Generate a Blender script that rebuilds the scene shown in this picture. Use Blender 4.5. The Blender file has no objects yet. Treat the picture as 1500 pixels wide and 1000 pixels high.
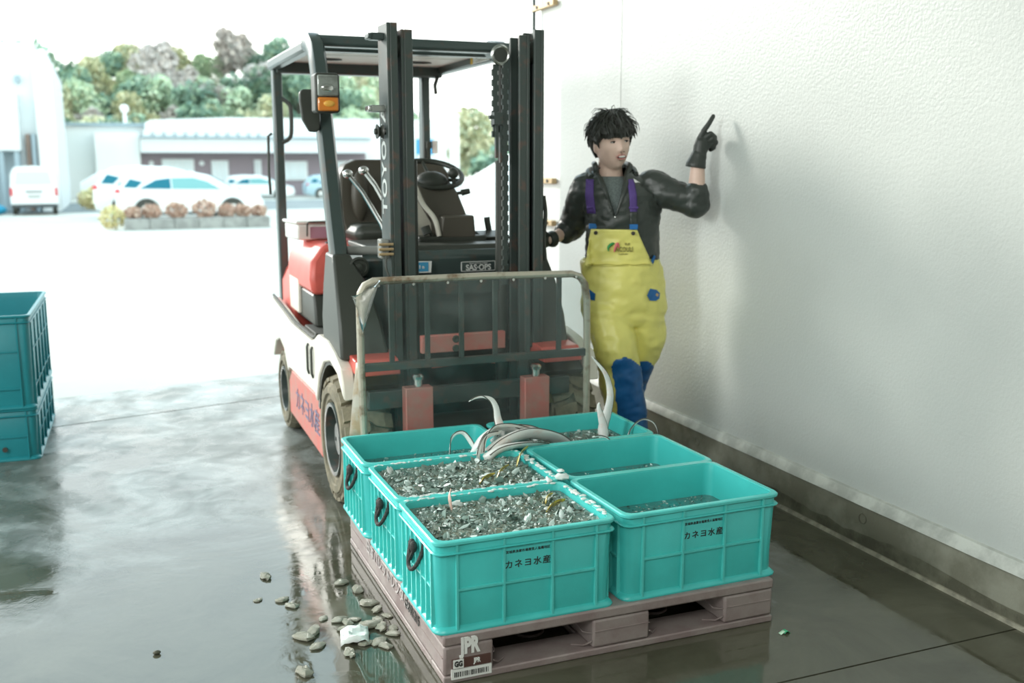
import bpy, bmesh, math, random
from mathutils import Vector, Matrix, Euler, noise
from mathutils.bvhtree import BVHTree
random.seed(7)
PI = math.pi
SC = bpy.context.scene
COL = SC.collection

# ---------------------------------------------------------------- camera, sky, sun, exposure
cam_d = bpy.data.cameras.new('camera')
cam_d.sensor_width = 36.0
cam_d.lens = 36.0
cam_d.clip_end = 600
cam = bpy.data.objects.new('camera', cam_d)
COL.objects.link(cam)
cam.location = (0, 0, 1.45)
cam.rotation_euler = (math.radians(90 - 10.02), 0, math.radians(-21.662))
cam_d.dof.use_dof = True
cam_d.dof.focus_distance = 3.25
cam_d.dof.aperture_fstop = 2.5
SC.camera = cam

world = bpy.data.worlds.new('world')
SC.world = world
world.use_nodes = True
wn = world.node_tree
wn.nodes.clear()
bg = wn.nodes.new('ShaderNodeBackground')
bg.inputs[1].default_value = 2.15
wtc = wn.nodes.new('ShaderNodeTexCoord')
wsx = wn.nodes.new('ShaderNodeSeparateXYZ')
wrp = wn.nodes.new('ShaderNodeValToRGB')          # hazy white at the horizon, pale blue overhead
wrp.color_ramp.elements[0].position = 0.12; wrp.color_ramp.elements[0].color = (0.97, 1.0, 0.96, 1)
wrp.color_ramp.elements[1].position = 0.55; wrp.color_ramp.elements[1].color = (0.66, 0.90, 1.0, 1)
wn.links.new(wtc.outputs['Generated'], wsx.inputs[0])
wn.links.new(wsx.outputs['Z'], wrp.inputs['Fac'])
wn.links.new(wrp.outputs['Color'], bg.inputs[0])
wo = wn.nodes.new('ShaderNodeOutputWorld')
wn.links.new(bg.outputs[0], wo.inputs[0])

sun_d = bpy.data.lights.new('sun', 'SUN')
sun_d.energy = 2.6
sun_d.angle = math.radians(10)
sun_d.color = (1.0, 0.96, 0.88)
sun = bpy.data.objects.new('sun', sun_d)
COL.objects.link(sun)
sun.rotation_euler = Vector((0.43, -0.84, -0.33)).to_track_quat('-Z', 'Y').to_euler()

def area(name, loc, target, sx, sy, power, col=(1, 1, 1)):
    d = bpy.data.lights.new(name, 'AREA')
    d.shape = 'RECTANGLE'
    d.size, d.size_y = sx, sy
    d.energy = power
    d.color = col
    o = bpy.data.objects.new(name, d)
    COL.objects.link(o)
    o.location = loc
    o.rotation_euler = (Vector(target) - Vector(loc)).to_track_quat('-Z', 'Y').to_euler()
    return o
area('left_fill_light', (-3.6, 2.6, 2.7), (2.2, 3.9, 0.9), 1.1, 1.1, 100, (0.97, 1.0, 0.98))  # added fill from the left, out of view; not a fitting of the bay
area('camera_side_fill', (-1.2, -0.6, 3.3), (1.6, 3.2, 0.6), 2.4, 1.2, 75, (0.98, 1.0, 0.96))  # added fill behind the camera for surfaces facing it, no real fitting

SC.view_settings.view_transform = 'Standard'
SC.view_settings.look = 'None'
SC.view_settings.gamma = 1.0
SC.view_settings.use_curve_mapping = False
SC.view_settings.exposure = 0.3
SC.cycles.max_bounces = 7
SC.cycles.diffuse_bounces = 4
SC.cycles.transparent_max_bounces = 12
SC.cycles.sample_clamp_indirect = 6
SC.cycles.use_denoising = True
SC.cycles.caustics_reflective = False
SC.cycles.caustics_refractive = False

# ---------------------------------------------------------------- helpers
def srgb(r, g, b):
    f = lambda c: (c / 255 / 12.92) if c / 255 <= 0.04045 else ((c / 255 + 0.055) / 1.055) ** 2.4
    return (f(r), f(g), f(b), 1)

MATS = {}
def mat(name, col, rough=0.5, metal=0.0, var=0.0, vscale=6.0, bump=0.0, bscale=60.0, spec=0.5,
        col2=None, coat=0.0, emit=None, thr=(0.42, 0.62), detail=5.0, alpha=None):
    """procedural principled material; var / col2 add a noise-driven second colour."""
    if name in MATS:
        return MATS[name]
    m = bpy.data.materials.new(name)
    m.use_nodes = True
    nt = m.node_tree
    b = nt.nodes['Principled BSDF']
    col = tuple(col) if len(col) == 4 else tuple(col) + (1,)
    b.inputs['Base Color'].default_value = col
    b.inputs['Roughness'].default_value = rough
    b.inputs['Metallic'].default_value = metal
    b.inputs['Specular IOR Level'].default_value = spec
    b.inputs['Coat Weight'].default_value = coat
    if emit:
        b.inputs['Emission Color'].default_value = tuple(emit[:3]) + (1,)
        b.inputs['Emission Strength'].default_value = emit[3]
    if var or col2 or bump:
        tc = nt.nodes.new('ShaderNodeTexCoord')
    if var or col2:
        n = nt.nodes.new('ShaderNodeTexNoise')
        n.inputs['Scale'].default_value = vscale
        n.inputs['Detail'].default_value = detail
        n.inputs['Roughness'].default_value = 0.6
        nt.links.new(tc.outputs['Object'], n.inputs['Vector'])
        rp = nt.nodes.new('ShaderNodeValToRGB')
        c2 = tuple(col2) if col2 else tuple(c * (1 - var) for c in col[:3])
        rp.color_ramp.elements[0].color = c2[:3] + (1,)
        rp.color_ramp.elements[1].color = col
        rp.color_ramp.elements[0].position, rp.color_ramp.elements[1].position = thr
        nt.links.new(n.outputs['Fac'], rp.inputs['Fac'])
        nt.links.new(rp.outputs['Color'], b.inputs['Base Color'])
    if bump:
        n2 = nt.nodes.new('ShaderNodeTexNoise')
        n2.inputs['Scale'].default_value = bscale
        n2.inputs['Detail'].default_value = 4
        nt.links.new(tc.outputs['Object'], n2.inputs['Vector'])
        bp = nt.nodes.new('ShaderNodeBump')
        bp.inputs['Strength'].default_value = bump
        bp.inputs['Distance'].default_value = 0.01
        nt.links.new(n2.outputs['Fac'], bp.inputs['Height'])
        nt.links.new(bp.outputs['Normal'], b.inputs['Normal'])
    if alpha is not None:
        b.inputs['Alpha'].default_value = alpha
    MATS[name] = m
    return m

def frame(d):
    d = Vector(d).normalized()
    a = Vector((0, 0, 1)) if abs(d.z) < 0.9 else Vector((1, 0, 0))
    x = d.cross(a).normalized()
    return x, d.cross(x).normalized()

class MB:
    """collects shapes into one bmesh"""
    def __init__(s):
        s.bm = bmesh.new()
    def face(s, pts):
        try:
            return s.bm.faces.new([s.bm.verts.new(p) for p in pts])
        except ValueError:
            return None
    def rings(s, rings, cap=True, closed=False):
        vs = [[s.bm.verts.new(p) for p in r] for r in rings]
        n = len(vs[0])
        k = len(vs)
        for i in range(k if closed else k - 1):
            a, b = vs[i], vs[(i + 1) % k]
            for j in range(n):
                s.bm.faces.new((a[j], a[(j + 1) % n], b[(j + 1) % n], b[j]))
        if cap and not closed:
            s.bm.faces.new(vs[0][::-1])
            s.bm.faces.new(vs[-1])
        return s
    def box(s, x0, x1, y0, y1, z0, z1):
        r = lambda z: [(x0, y0, z), (x1, y0, z), (x1, y1, z), (x0, y1, z)]
        return s.rings([r(z0), r(z1)])
    def cyl(s, p0, p1, r0, r1=None, n=14):
        p0, p1 = Vector(p0), Vector(p1)
        r1 = r0 if r1 is None else r1
        x, y = frame(p1 - p0)
        ring = lambda p, r: [p + x * (r * math.cos(2 * PI * i / n)) + y * (r * math.sin(2 * PI * i / n)) for i in range(n)]
        return s.rings([ring(p0, r0), ring(p1, r1)])
    def tube(s, pts, r, n=8, closed=False):
        pts = [Vector(p) for p in pts]
        k = len(pts)
        rs = r if isinstance(r, (list, tuple)) else [r] * k
        prev = None
        rings = []
        for i, p in enumerate(pts):
            if closed:
                d = pts[(i + 1) % k] - pts[i - 1]
            else:
                d = pts[min(i + 1, k - 1)] - pts[max(i - 1, 0)]
            d.normalize()
            if prev is None:
                x, y = frame(d)
            else:
                x = prev - d * prev.dot(d)
                if x.length < 1e-6:
                    x, y = frame(d)
                x.normalize()
            y = d.cross(x)
            prev = x
            rings.append([p + x * (rs[i] * math.cos(2 * PI * j / n)) + y * (rs[i] * math.sin(2 * PI * j / n)) for j in range(n)])
        return s.rings(rings, closed=closed)
    def ribbon(s, pts, w, t, up=(0, 0, 1), n=12):
        """flattened elliptic sweep: half width w (along up), half thickness t"""
        pts = [Vector(p) for p in pts]
        k = len(pts)
        rings = []
        for i, p in enumerate(pts):
            d = (pts[min(i + 1, k - 1)] - pts[max(i - 1, 0)]).normalized()
            u = Vector(up(i / (k - 1)) if callable(up) else up)
            u = (u - d * u.dot(d)).normalized()
            sd = d.cross(u)
            ww = w(i / (k - 1)) if callable(w) else w
            tt = t(i / (k - 1)) if callable(t) else t
            rings.append([p + u * (ww * math.cos(2 * PI * j / n)) + sd * (tt * math.sin(2 * PI * j / n)) for j in range(n)])
        return s.rings(rings)
    def prism(s, poly, axis, a0, a1):
        """poly in the two other axes (x: (y,z), y: (x,z), z: (x,y)) extruded along axis"""
        def P(q, a):
            if axis == 'x': return (a, q[0], q[1])
            if axis == 'y': return (q[0], a, q[1])
            return (q[0], q[1], a)
        return s.rings([[P(q, a0) for q in poly], [P(q, a1) for q in poly]])
    def lathe(s, prof, c, axis='z', n=24, cap=True, closed=False):
        c = Vector(c)
        rings = []
        for r, h in prof:
            ring = []
            for i in range(n):
                a = 2 * PI * i / n
                u, v = r * math.cos(a), r * math.sin(a)
                ring.append(c + Vector((h, u, v) if axis == 'x' else (v, h, u) if axis == 'y' else (u, v, h)))
            rings.append(ring)
        return s.rings(rings, cap=cap, closed=closed)
    def ell(s, c, r, rot=None, nu=14, nv=9):
        m = rot.to_matrix() if rot is not None else Matrix.Identity(3)
        c = Vector(c)
        rings = []
        for j in range(nv):
            th = PI * (j + 0.5) / nv
            rings.append([c + m @ Vector((r[0] * math.sin(th) * math.cos(2 * PI * i / nu), r[1] * math.sin(th) * math.sin(2 * PI * i / nu), -r[2] * math.cos(th))) for i in range(nu)])
        return s.rings(rings)
    def caps(s, p0, p1, r0, r1, n=12):
        """tapered capsule"""
        p0, p1 = Vector(p0), Vector(p1)
        d = (p1 - p0).normalized()
        pts, rs = [], []
        for a in (80, 50, 20):
            pts.append(p0 - d * r0 * math.sin(math.radians(a))); rs.append(r0 * math.cos(math.radians(a)))
        pts += [p0, p1]; rs += [r0, r1]
        for a in (20, 50, 80):
            pts.append(p1 + d * r1 * math.sin(math.radians(a))); rs.append(r1 * math.cos(math.radians(a)))
        return s.tube(pts, rs, n)
    def grid(s, fn, nu, nv):
        vs = [[s.bm.verts.new(fn(i / nu, j / nv)) for i in range(nu + 1)] for j in range(nv + 1)]
        for j in range(nv):
            for i in range(nu):
                s.bm.faces.new((vs[j][i], vs[j][i + 1], vs[j + 1][i + 1], vs[j + 1][i]))
        return s
    def xform(s, m):
        bmesh.ops.transform(s.bm, matrix=m, verts=s.bm.verts)
        return s
    def mesh(s, name, smooth=None):
        bmesh.ops.recalc_face_normals(s.bm, faces=s.bm.faces)
        me = bpy.data.meshes.new(name)
        s.bm.to_mesh(me)
        s.bm.free()
        if smooth:
            for p in me.polygons:
                p.use_smooth = True
            me.set_sharp_from_angle(angle=math.radians(smooth))
        return me

def tag(o, label=None, cat=None, group=None, kind=None):
    if label: o['label'] = label
    if cat: o['category'] = cat
    if group: o['group'] = group
    if kind: o['kind'] = kind
    return o

def obj(name, shape, m, parent=None, smooth=35, bev=0.0, solid=0.0, kind=None, label=None):
    """link one mesh object; children of an Empty made with local=False are given in world coordinates"""
    me = shape.mesh(name, smooth) if isinstance(shape, MB) else shape
    if m is not None:
        me.materials.clear()
        me.materials.append(m)
    o = bpy.data.objects.new(name, me)
    COL.objects.link(o)
    if parent is not None:
        o.parent = parent
        if parent.get('_w'):
            o.matrix_parent_inverse = Matrix.Translation(-parent.location)
    if solid:
        md = o.modifiers.new('solid', 'SOLIDIFY'); md.thickness = solid; md.offset = 1
    if bev:
        md = o.modifiers.new('bevel', 'BEVEL'); md.width = bev; md.segments = 2; md.limit_method = 'ANGLE'; md.angle_limit = math.radians(40)
        md.harden_normals = False
    if kind: o['kind'] = kind
    if label: o['label'] = label
    return o

def thing(name, label, cat, loc=(0, 0, 0), rotz=0.0, group=None, local=True, kind=None):
    o = bpy.data.objects.new(name, None)
    COL.objects.link(o)
    o.empty_display_size = 0.2
    o.location = loc
    o.rotation_euler = (0, 0, rotz)
    if not local: o['_w'] = 1
    return tag(o, label, cat, group, kind)

def copy_tree(o, parent=None):
    c = o.copy()
    COL.objects.link(c)
    if parent is not None:
        c.parent = parent
        c.matrix_parent_inverse = o.matrix_parent_inverse.copy()
    for ch in list(o.children):
        copy_tree(ch, c)
    return c

def dup(root, loc, rotz=0.0, label=None, group=None, scale=None):
    c = copy_tree(root)
    c.location = loc
    c.rotation_euler = (0, 0, rotz)
    if scale: c.scale = scale
    if label: c['label'] = label
    if group: c['group'] = group
    return c

def text_mesh(s, size, ext=0.0006, off=0.0, spacing=1.0, sx=1.0):
    cu = bpy.data.curves.new('t', 'FONT')
    cu.body = s
    cu.size = size
    cu.extrude = ext
    cu.offset = off
    cu.space_character = spacing
    cu.align_x = 'CENTER'
    cu.align_y = 'CENTER'
    cu.resolution_u = 3
    o = bpy.data.objects.new('t', cu)
    COL.objects.link(o)
    dg = bpy.context.evaluated_depsgraph_get()
    me = bpy.data.meshes.new_from_object(o.evaluated_get(dg))
    bpy.data.objects.remove(o)
    bpy.data.curves.remove(cu)
    if sx != 1.0:
        me.transform(Matrix.Diagonal((sx, 1, 1, 1)))
    return me

def text(name, s, size, m, parent, loc, right, up, label=None, **k):
    """flat lettering at loc, reading along `right`, letter tops towards `up`"""
    me = text_mesh(s, size, **k)
    r, u = Vector(right).normalized(), Vector(up).normalized()
    n = r.cross(u)
    M = Matrix((r, u, n)).transposed().to_4x4()
    M.translation = Vector(loc)
    me.transform(M)
    return obj(name, me, m, parent, smooth=None, label=label)

def remesh(shape, voxel, smooth=4, fac=0.5):
    """union of overlapping closed shapes as one continuous skin"""
    me = shape.mesh('tmp')
    o = bpy.data.objects.new('tmp', me)
    COL.objects.link(o)
    md = o.modifiers.new('r', 'REMESH'); md.mode = 'VOXEL'; md.voxel_size = voxel; md.use_smooth_shade = True
    if smooth:
        ms = o.modifiers.new('s', 'SMOOTH'); ms.iterations = smooth; ms.factor = fac
    bpy.context.view_layer.update()
    dg = bpy.context.evaluated_depsgraph_get()
    out = bpy.data.meshes.new_from_object(o.evaluated_get(dg))
    bpy.data.objects.remove(o)
    bpy.data.meshes.remove(me)
    for p in out.polygons:
        p.use_smooth = True
    return out

def catmull(pts, n=6):
    pts = [Vector(p) for p in pts]
    P = [2 * pts[0] - pts[1]] + pts + [2 * pts[-1] - pts[-2]]
    out = []
    for i in range(1, len(P) - 2):
        for k in range(n):
            t = k / n
            a, b, c, d = P[i - 1], P[i], P[i + 1], P[i + 2]
            out.append(0.5 * ((2 * b) + (c - a) * t + (2 * a - 5 * b + 4 * c - d) * t * t + (3 * b - a - 3 * c + d) * t ** 3))
    out.append(pts[-1])
    return out

def rrect(hx, hy, r, z, n=3):
    out = []
    for cx, cy, a0 in ((hx - r, hy - r, 0), (-hx + r, hy - r, 90), (-hx + r, -hy + r, 180), (hx - r, -hy + r, 270)):
        for i in range(n + 1):
            a = math.radians(a0 + 90 * i / n)
            out.append((cx + r * math.cos(a), cy + r * math.sin(a), z))
    return out

# ---------------------------------------------------------------- materials
def wet_floor():
    m = bpy.data.materials.new('wet_concrete')
    m.use_nodes = True
    nt = m.node_tree
    b = nt.nodes['Principled BSDF']
    tc = nt.nodes.new('ShaderNodeTexCoord')
    def noi(scale, detail=5, rough=0.6, dist=0.0, stretch=None):
        n = nt.nodes.new('ShaderNodeTexNoise')
        n.inputs['Scale'].default_value = scale
        n.inputs['Detail'].default_value = detail
        n.inputs['Roughness'].default_value = rough
        n.inputs['Distortion'].default_value = dist
        src = tc.outputs['Object']
        if stretch:
            mp = nt.nodes.new('ShaderNodeMapping')
            mp.inputs['Scale'].default_value = stretch
            nt.links.new(src, mp.inputs['Vector'])
            src = mp.outputs['Vector']
        nt.links.new(src, n.inputs['Vector'])
        return n
    def ramp(src, p0, c0, p1, c1):
        r = nt.nodes.new('ShaderNodeValToRGB')
        r.color_ramp.elements[0].position = p0; r.color_ramp.elements[0].color = c0
        r.color_ramp.elements[1].position = p1; r.color_ramp.elements[1].color = c1
        nt.links.new(src, r.inputs['Fac'])
        return r
    # where water stands: pools over the middle of the bay, thinning to damp concrete towards its mouth
    sx = nt.nodes.new('ShaderNodeSeparateXYZ')
    nt.links.new(tc.outputs['Object'], sx.inputs[0])
    n2 = noi(1.0, 9, 0.62, 1.0)
    def math2(op, a, bb, c=None):
        m_ = nt.nodes.new('ShaderNodeMath'); m_.operation = op
        for i, v in enumerate((a, bb, c)):
            if v is None: continue
            if isinstance(v, (int, float)): m_.inputs[i].default_value = v
            else: nt.links.new(v, m_.inputs[i])
        return m_.outputs[0]
    dry = math2('ADD', math2('MULTIPLY_ADD', sx.outputs['Y'], 0.13, -0.47), math2('MULTIPLY', n2.outputs['Fac'], 1.0))
    damp = ramp(dry, 0.47, (0, 0, 0, 1), 0.66, (1, 1, 1, 1))
    n1 = noi(2.2, 6, 0.65, 0.6)
    cw = ramp(n1.outputs['Fac'], 0.3, (0.062, 0.06, 0.04, 1), 0.72, (0.118, 0.116, 0.083, 1))
    n6 = noi(1.7, 9, 0.6, 1.5)
    cd = ramp(n6.outputs['Fac'], 0.44, (0.12, 0.125, 0.105, 1), 0.60, (0.31, 0.33, 0.31, 1))
    mc = nt.nodes.new('ShaderNodeMix'); mc.data_type = 'RGBA'
    nt.links.new(damp.outputs['Color'], mc.inputs[0]); nt.links.new(cw.outputs['Color'], mc.inputs[6]); nt.links.new(cd.outputs['Color'], mc.inputs[7])
    n5 = noi(7, 7, 0.62, 0.6)
    rw = ramp(n5.outputs['Fac'], 0.46, (0.015, 0.015, 0.015, 1), 0.72, (0.16, 0.16, 0.16, 1))
    rd = ramp(n5.outputs['Fac'], 0.36, (0.20, 0.20, 0.20, 1), 0.66, (0.42, 0.42, 0.42, 1))
    wet = nt.nodes.new('ShaderNodeMix'); wet.data_type = 'RGBA'
    nt.links.new(damp.outputs['Color'], wet.inputs[0]); nt.links.new(rw.outputs['Color'], wet.inputs[6]); nt.links.new(rd.outputs['Color'], wet.inputs[7])
    nt.links.new(mc.outputs[2], b.inputs['Base Color'])
    nt.links.new(wet.outputs[2], b.inputs['Roughness'])
    b.inputs['IOR'].default_value = 1.65
    b.inputs['Specular IOR Level'].default_value = 0.5
    n3 = noi(38, 4, 0.6)
    n4 = noi(3.5, 4, 0.5, 0.5)
    mm = nt.nodes.new('ShaderNodeMath'); mm.operation = 'MULTIPLY'
    nt.links.new(n3.outputs['Fac'], mm.inputs[0]); nt.links.new(wet.outputs[2], mm.inputs[1])
    ma = nt.nodes.new('ShaderNodeMath'); ma.operation = 'MULTIPLY_ADD'
    ma.inputs[1].default_value = 0.10
    nt.links.new(n4.outputs['Fac'], ma.inputs[0]); nt.links.new(mm.outputs[0], ma.inputs[2])
    bp = nt.nodes.new('ShaderNodeBump')
    bp.inputs['Strength'].default_value = 0.55
    bp.inputs['Distance'].default_value = 0.006
    nt.links.new(ma.outputs[0], bp.inputs['Height'])
    nt.links.new(bp.outputs['Normal'], b.inputs['Normal'])
    return m

def island_mat(name, stops, rough=0.12, trans=0.0):
    """colour picked per loose piece (ice chips, leaves)"""
    m = bpy.data.materials.new(name)
    m.use_nodes = True
    nt = m.node_tree
    b = nt.nodes['Principled BSDF']
    g = nt.nodes.new('ShaderNodeNewGeometry')
    r = nt.nodes.new('ShaderNodeValToRGB')
    e = r.color_ramp.elements
    while len(e) < len(stops):
        e.new(0.5)
    for q, (p, c) in zip(e, stops):
        q.position = p; q.color = tuple(c) + (1,)
    nt.links.new(g.outputs['Random Per Island'], r.inputs['Fac'])
    nt.links.new(r.outputs['Color'], b.inputs['Base Color'])
    b.inputs['Roughness'].default_value = rough
    b.inputs['Transmission Weight'].default_value = trans
    b.inputs['IOR'].default_value = 1.31
    return m

def clear_sheet(name, haze=0.12, col=(0.75, 0.8, 0.78), dirt=0.35):
    """dirty clear plastic: mostly see-through, hazed by a film of dirt, glossy"""
    m = bpy.data.materials.new(name)
    m.use_nodes = True
    nt = m.node_tree
    nt.nodes.clear()
    out = nt.nodes.new('ShaderNodeOutputMaterial')
    tr = nt.nodes.new('ShaderNodeBsdfTransparent'); tr.inputs[0].default_value = (0.9, 0.96, 0.95, 1)
    df = nt.nodes.new('ShaderNodeBsdfDiffuse'); df.inputs[0].default_value = col + (1,)
    gl = nt.nodes.new('ShaderNodeBsdfGlossy'); gl.inputs['Roughness'].default_value = 0.08
    tc = nt.nodes.new('ShaderNodeTexCoord')
    n = nt.nodes.new('ShaderNodeTexNoise'); n.inputs['Scale'].default_value = 5; n.inputs['Detail'].default_value = 8; n.inputs['Distortion'].default_value = 0.8
    nt.links.new(tc.outputs['Object'], n.inputs['Vector'])
    mr = nt.nodes.new('ShaderNodeMapRange')
    mr.inputs[1].default_value = 0.4; mr.inputs[2].default_value = 0.8; mr.inputs[3].default_value = haze; mr.inputs[4].default_value = dirt
    nt.links.new(n.outputs['Fac'], mr.inputs[0])
    m1 = nt.nodes.new('ShaderNodeMixShader')
    nt.links.new(mr.outputs[0], m1.inputs[0]); nt.links.new(tr.outputs[0], m1.inputs[1]); nt.links.new(df.outputs[0], m1.inputs[2])
    fr = nt.nodes.new('ShaderNodeFresnel'); fr.inputs[0].default_value = 1.4
    m2 = nt.nodes.new('ShaderNodeMixShader')
    nt.links.new(fr.outputs[0], m2.inputs[0]); nt.links.new(m1.outputs[0], m2.inputs[1]); nt.links.new(gl.outputs[0], m2.inputs[2])
    nt.links.new(m2.outputs[0], out.inputs[0])
    return m

M_floor = wet_floor()
M_plaster = mat('white_plaster', (0.52, 0.55, 0.525), 0.42, var=0.05, vscale=1.2, bump=0.2, bscale=85)
M_jamb = mat('white_painted_steel', (0.8, 0.82, 0.78), 0.4)
M_kerb = mat('raw_concrete', (0.27, 0.27, 0.215), 0.7, col2=(0.17, 0.168, 0.125), vscale=4.5, bump=0.3, bscale=30)
M_kerbwet = mat('damp_concrete', (0.16, 0.158, 0.115), 0.45, col2=(0.09, 0.088, 0.062), vscale=9, bump=0.4, bscale=30)
M_cove = mat('sealant_grey', (0.55, 0.57, 0.52), 0.5, var=0.3, vscale=9, bump=0.2, bscale=40)
M_ceil = mat('ceiling_board', (0.42, 0.44, 0.41), 0.8)
M_ground = mat('sunlit_concrete', (0.56, 0.54, 0.48), 0.85, var=0.12, vscale=0.4)
M_black = mat('black_plastic', (0.042, 0.047, 0.038), 0.45, bump=0.05, bscale=300)
M_rubber = mat('black_rubber', (0.05, 0.052, 0.042), 0.7)
M_dark = mat('dark_teal_paint', (0.05, 0.072, 0.068), 0.3, col2=(0.075, 0.068, 0.055), vscale=14, thr=(0.3, 0.42), spec=0.6)
M_rust = mat('worn_dark_steel', (0.05, 0.066, 0.06), 0.38, col2=(0.105, 0.072, 0.058), vscale=16, thr=(0.33, 0.45))
M_red = mat('faded_red_paint', (0.72, 0.13, 0.10), 0.42, var=0.12, vscale=9)
M_red2 = mat('hazed_red_paint', (0.62, 0.16, 0.135), 0.6, col2=(0.52, 0.22, 0.18), vscale=14)  # haze and reflection painted into the red, paling it towards pink
M_cream = mat('cream_paint', (0.8, 0.76, 0.66), 0.4, var=0.06, vscale=6)
M_steel = mat('bright_steel', (0.62, 0.63, 0.6), 0.25, 1.0)
M_chrome = mat('chrome', (0.8, 0.8, 0.78), 0.12, 1.0)
M_tyre = mat('muddy_tyre', (0.27, 0.235, 0.16), 0.85, col2=(0.16, 0.145, 0.1), vscale=12, bump=0.2, bscale=60)
M_groove = mat('tyre_groove', (0.06, 0.055, 0.045), 0.9)
M_frame = mat('dirty_galvanised_tube', (0.5, 0.47, 0.38), 0.45, 0.3, col2=(0.22, 0.15, 0.09), vscale=10, thr=(0.36, 0.5), bump=0.15)
M_sheet = clear_sheet('dirty_clear_sheet', 0.045, (0.42, 0.50, 0.48), 0.17)
M_torn = clear_sheet('torn_plastic_edge', 0.45, (0.78, 0.76, 0.68), 0.8)
M_white = mat('white_print', (0.85, 0.86, 0.83), 0.5)
M_ink = mat('black_ink', (0.03, 0.032, 0.028), 0.6)
M_blue = mat('blue_print', (0.06, 0.35, 0.6), 0.45)
M_teal = mat('teal_plastic', (0.065, 0.56, 0.53), 0.33, var=0.10, vscale=5, bump=0.03, bscale=200)
M_tedge = mat('lit_edge_teal', (0.11, 0.66, 0.62), 0.35, var=0.10, vscale=9)  # lighter teal paints in the light caught by crate ribs and rims
M_teal2 = mat('deep_teal_plastic', (0.015, 0.25, 0.29), 0.35, var=0.10, vscale=5)
M_pallet = mat('mauve_plastic', (0.255, 0.195, 0.188), 0.5, col2=(0.31, 0.26, 0.245), vscale=9, bump=0.1, bscale=120)
M_rope = mat('dark_rope', (0.05, 0.055, 0.05), 0.8, var=0.5, vscale=90, bump=0.6, bscale=160)
M_fish = mat('silver_fish_skin', (0.86, 0.87, 0.84), 0.3, 0.0, col2=(0.80, 0.62, 0.55), vscale=9, thr=(0.3, 0.45))
M_fin = mat('dark_fish_fin', (0.07, 0.07, 0.055), 0.4)
M_yfin = mat('yellow_fish_fin', (0.72, 0.56, 0.07), 0.3, col2=(0.35, 0.28, 0.06), vscale=40)
M_bronze = mat('brass_fitting', (0.5, 0.36, 0.2), 0.45, 0.4)
# ---------------------------------------------------------------- the setting
def struct(name, shape, m, parent=None, **k):
    o = obj(name, shape, m, parent, **k)
    if parent is None: o['kind'] = 'structure'
    return o
j1 = lambda x: 6.105 + 0.235 * x          # joint line across the bay mouth
j2 = lambda x: 6.85 + 0.20 * x            # outer edge of the bay floor
fl = struct('floor', MB().prism([(-9, -5), (2.6, -5), (2.6, j2(2.6)), (-9, j2(-9))], 'z', -0.2, -0.02), M_kerbwet)
def slab(poly):
    return obj('concrete_slab', MB().prism(poly, 'z', -0.02, 0.0), M_floor, fl)
slab([(-9, -5), (2.6, -5), (2.6, 2.212), (-9, 2.13)])
slab([(-9, 2.137), (2.6, 2.219), (2.6, j1(2.6)), (-9, j1(-9))])
slab([(-9, j1(-9) + .014), (2.6, j1(2.6) + .014), (2.6, j2(2.6)), (-9, j2(-9))])
gz = lambda y: -0.018 * (y - 7)
g = MB()
g.face([(-60, j2(-9), -0.012), (-9, j2(-9), -0.012), (2.6, j2(2.6), -0.012), (60, j2(2.6), -0.012), (60, 47, gz(47)), (-60, 47, gz(47))])
g.face([(-60, 68, gz(68)), (60, 68, gz(68)), (70, 180, gz(100)), (-60, 180, gz(100))])
g.face([(-60, -5, -0.012), (-9, -5, -0.012), (-9, j2(-9), -0.012), (-60, j2(-9), -0.012)])
struct('ground', g, M_ground, smooth=None)
struct('road', MB().grid(lambda u, v: (-60 + 120 * u, 47 + 21 * v, gz(47 + 21 * v)), 2, 2), mat('grey_asphalt', (0.2, 0.23, 0.235), 0.8, var=0.2, vscale=1), smooth=None)

wall = struct('wall_right', MB().box(2.62, 2.8, 5.021, 5.80, 0.17, 3.7), M_plaster)
obj('wall_panel', MB().box(2.62, 2.8, -5, 5.015, 0.17, 3.7), M_plaster, wall)
kb = struct('baseboard_right', MB().box(2.60, 2.8, -5, 5.85, -0.02, 0.172), M_kerb)
obj('damp_strip', MB().grid(lambda u, v: (2.598 - 0.0, -5 + 10.8 * u, 0.0 + v * (0.058 + 0.022 * noise.noise(Vector((u * 26, 0, 3))) + 0.012 * noise.noise(Vector((u * 120, 5, 3))))), 220, 1), M_kerbwet, kb, smooth=None)
for yy in (0.9, 2.95, 4.12):
    obj('form_tie_mark', MB().lathe([(0.022, 0.001), (0.021, -0.0015), (0.0175, -0.0015), (0.0165, 0.001)], (2.60, yy, 0.115), 'x', 16, closed=True), M_kerbwet, kb)
struct('trim_1', MB().rings([[(x, y, z + 0.0014 * noise.noise(Vector((y * 4.3, z * 40, 1)))) for x, z in ((2.588, 0.168), (2.594, 0.184), (2.608, 0.207), (2.626, 0.212), (2.63, 0.168))] for y in [-5 + 10.82 * i / 200 for i in range(201)]]), M_cove)
struct('trim_2', MB().rings([[(x, y, z) for x, z in ((2.585, 0), (2.592, 0.012), (2.605, 0.014), (2.605, 0))] for y in (-5, 5.8)]), mat('old_sealant', (0.36, 0.34, 0.26), 0.6, var=0.5, vscale=12))
struct('door_1', MB().box(2.63, 2.78, 5.81, 6.13, 0.0, 3.7), M_jamb)
struct('ceiling', MB().prism([(-9, -5), (2.8, -5), (2.8, 0.2 * 2.8 + 6.5), (-9, 0.2 * -9 + 6.5)], 'z', 3.7, 3.9), M_ceil)
struct('wall_back', MB().box(-9, 2.8, -5.2, -5, 0, 3.7), mat('back_wall_board', (0.5, 0.52, 0.48), 0.7))

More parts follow.
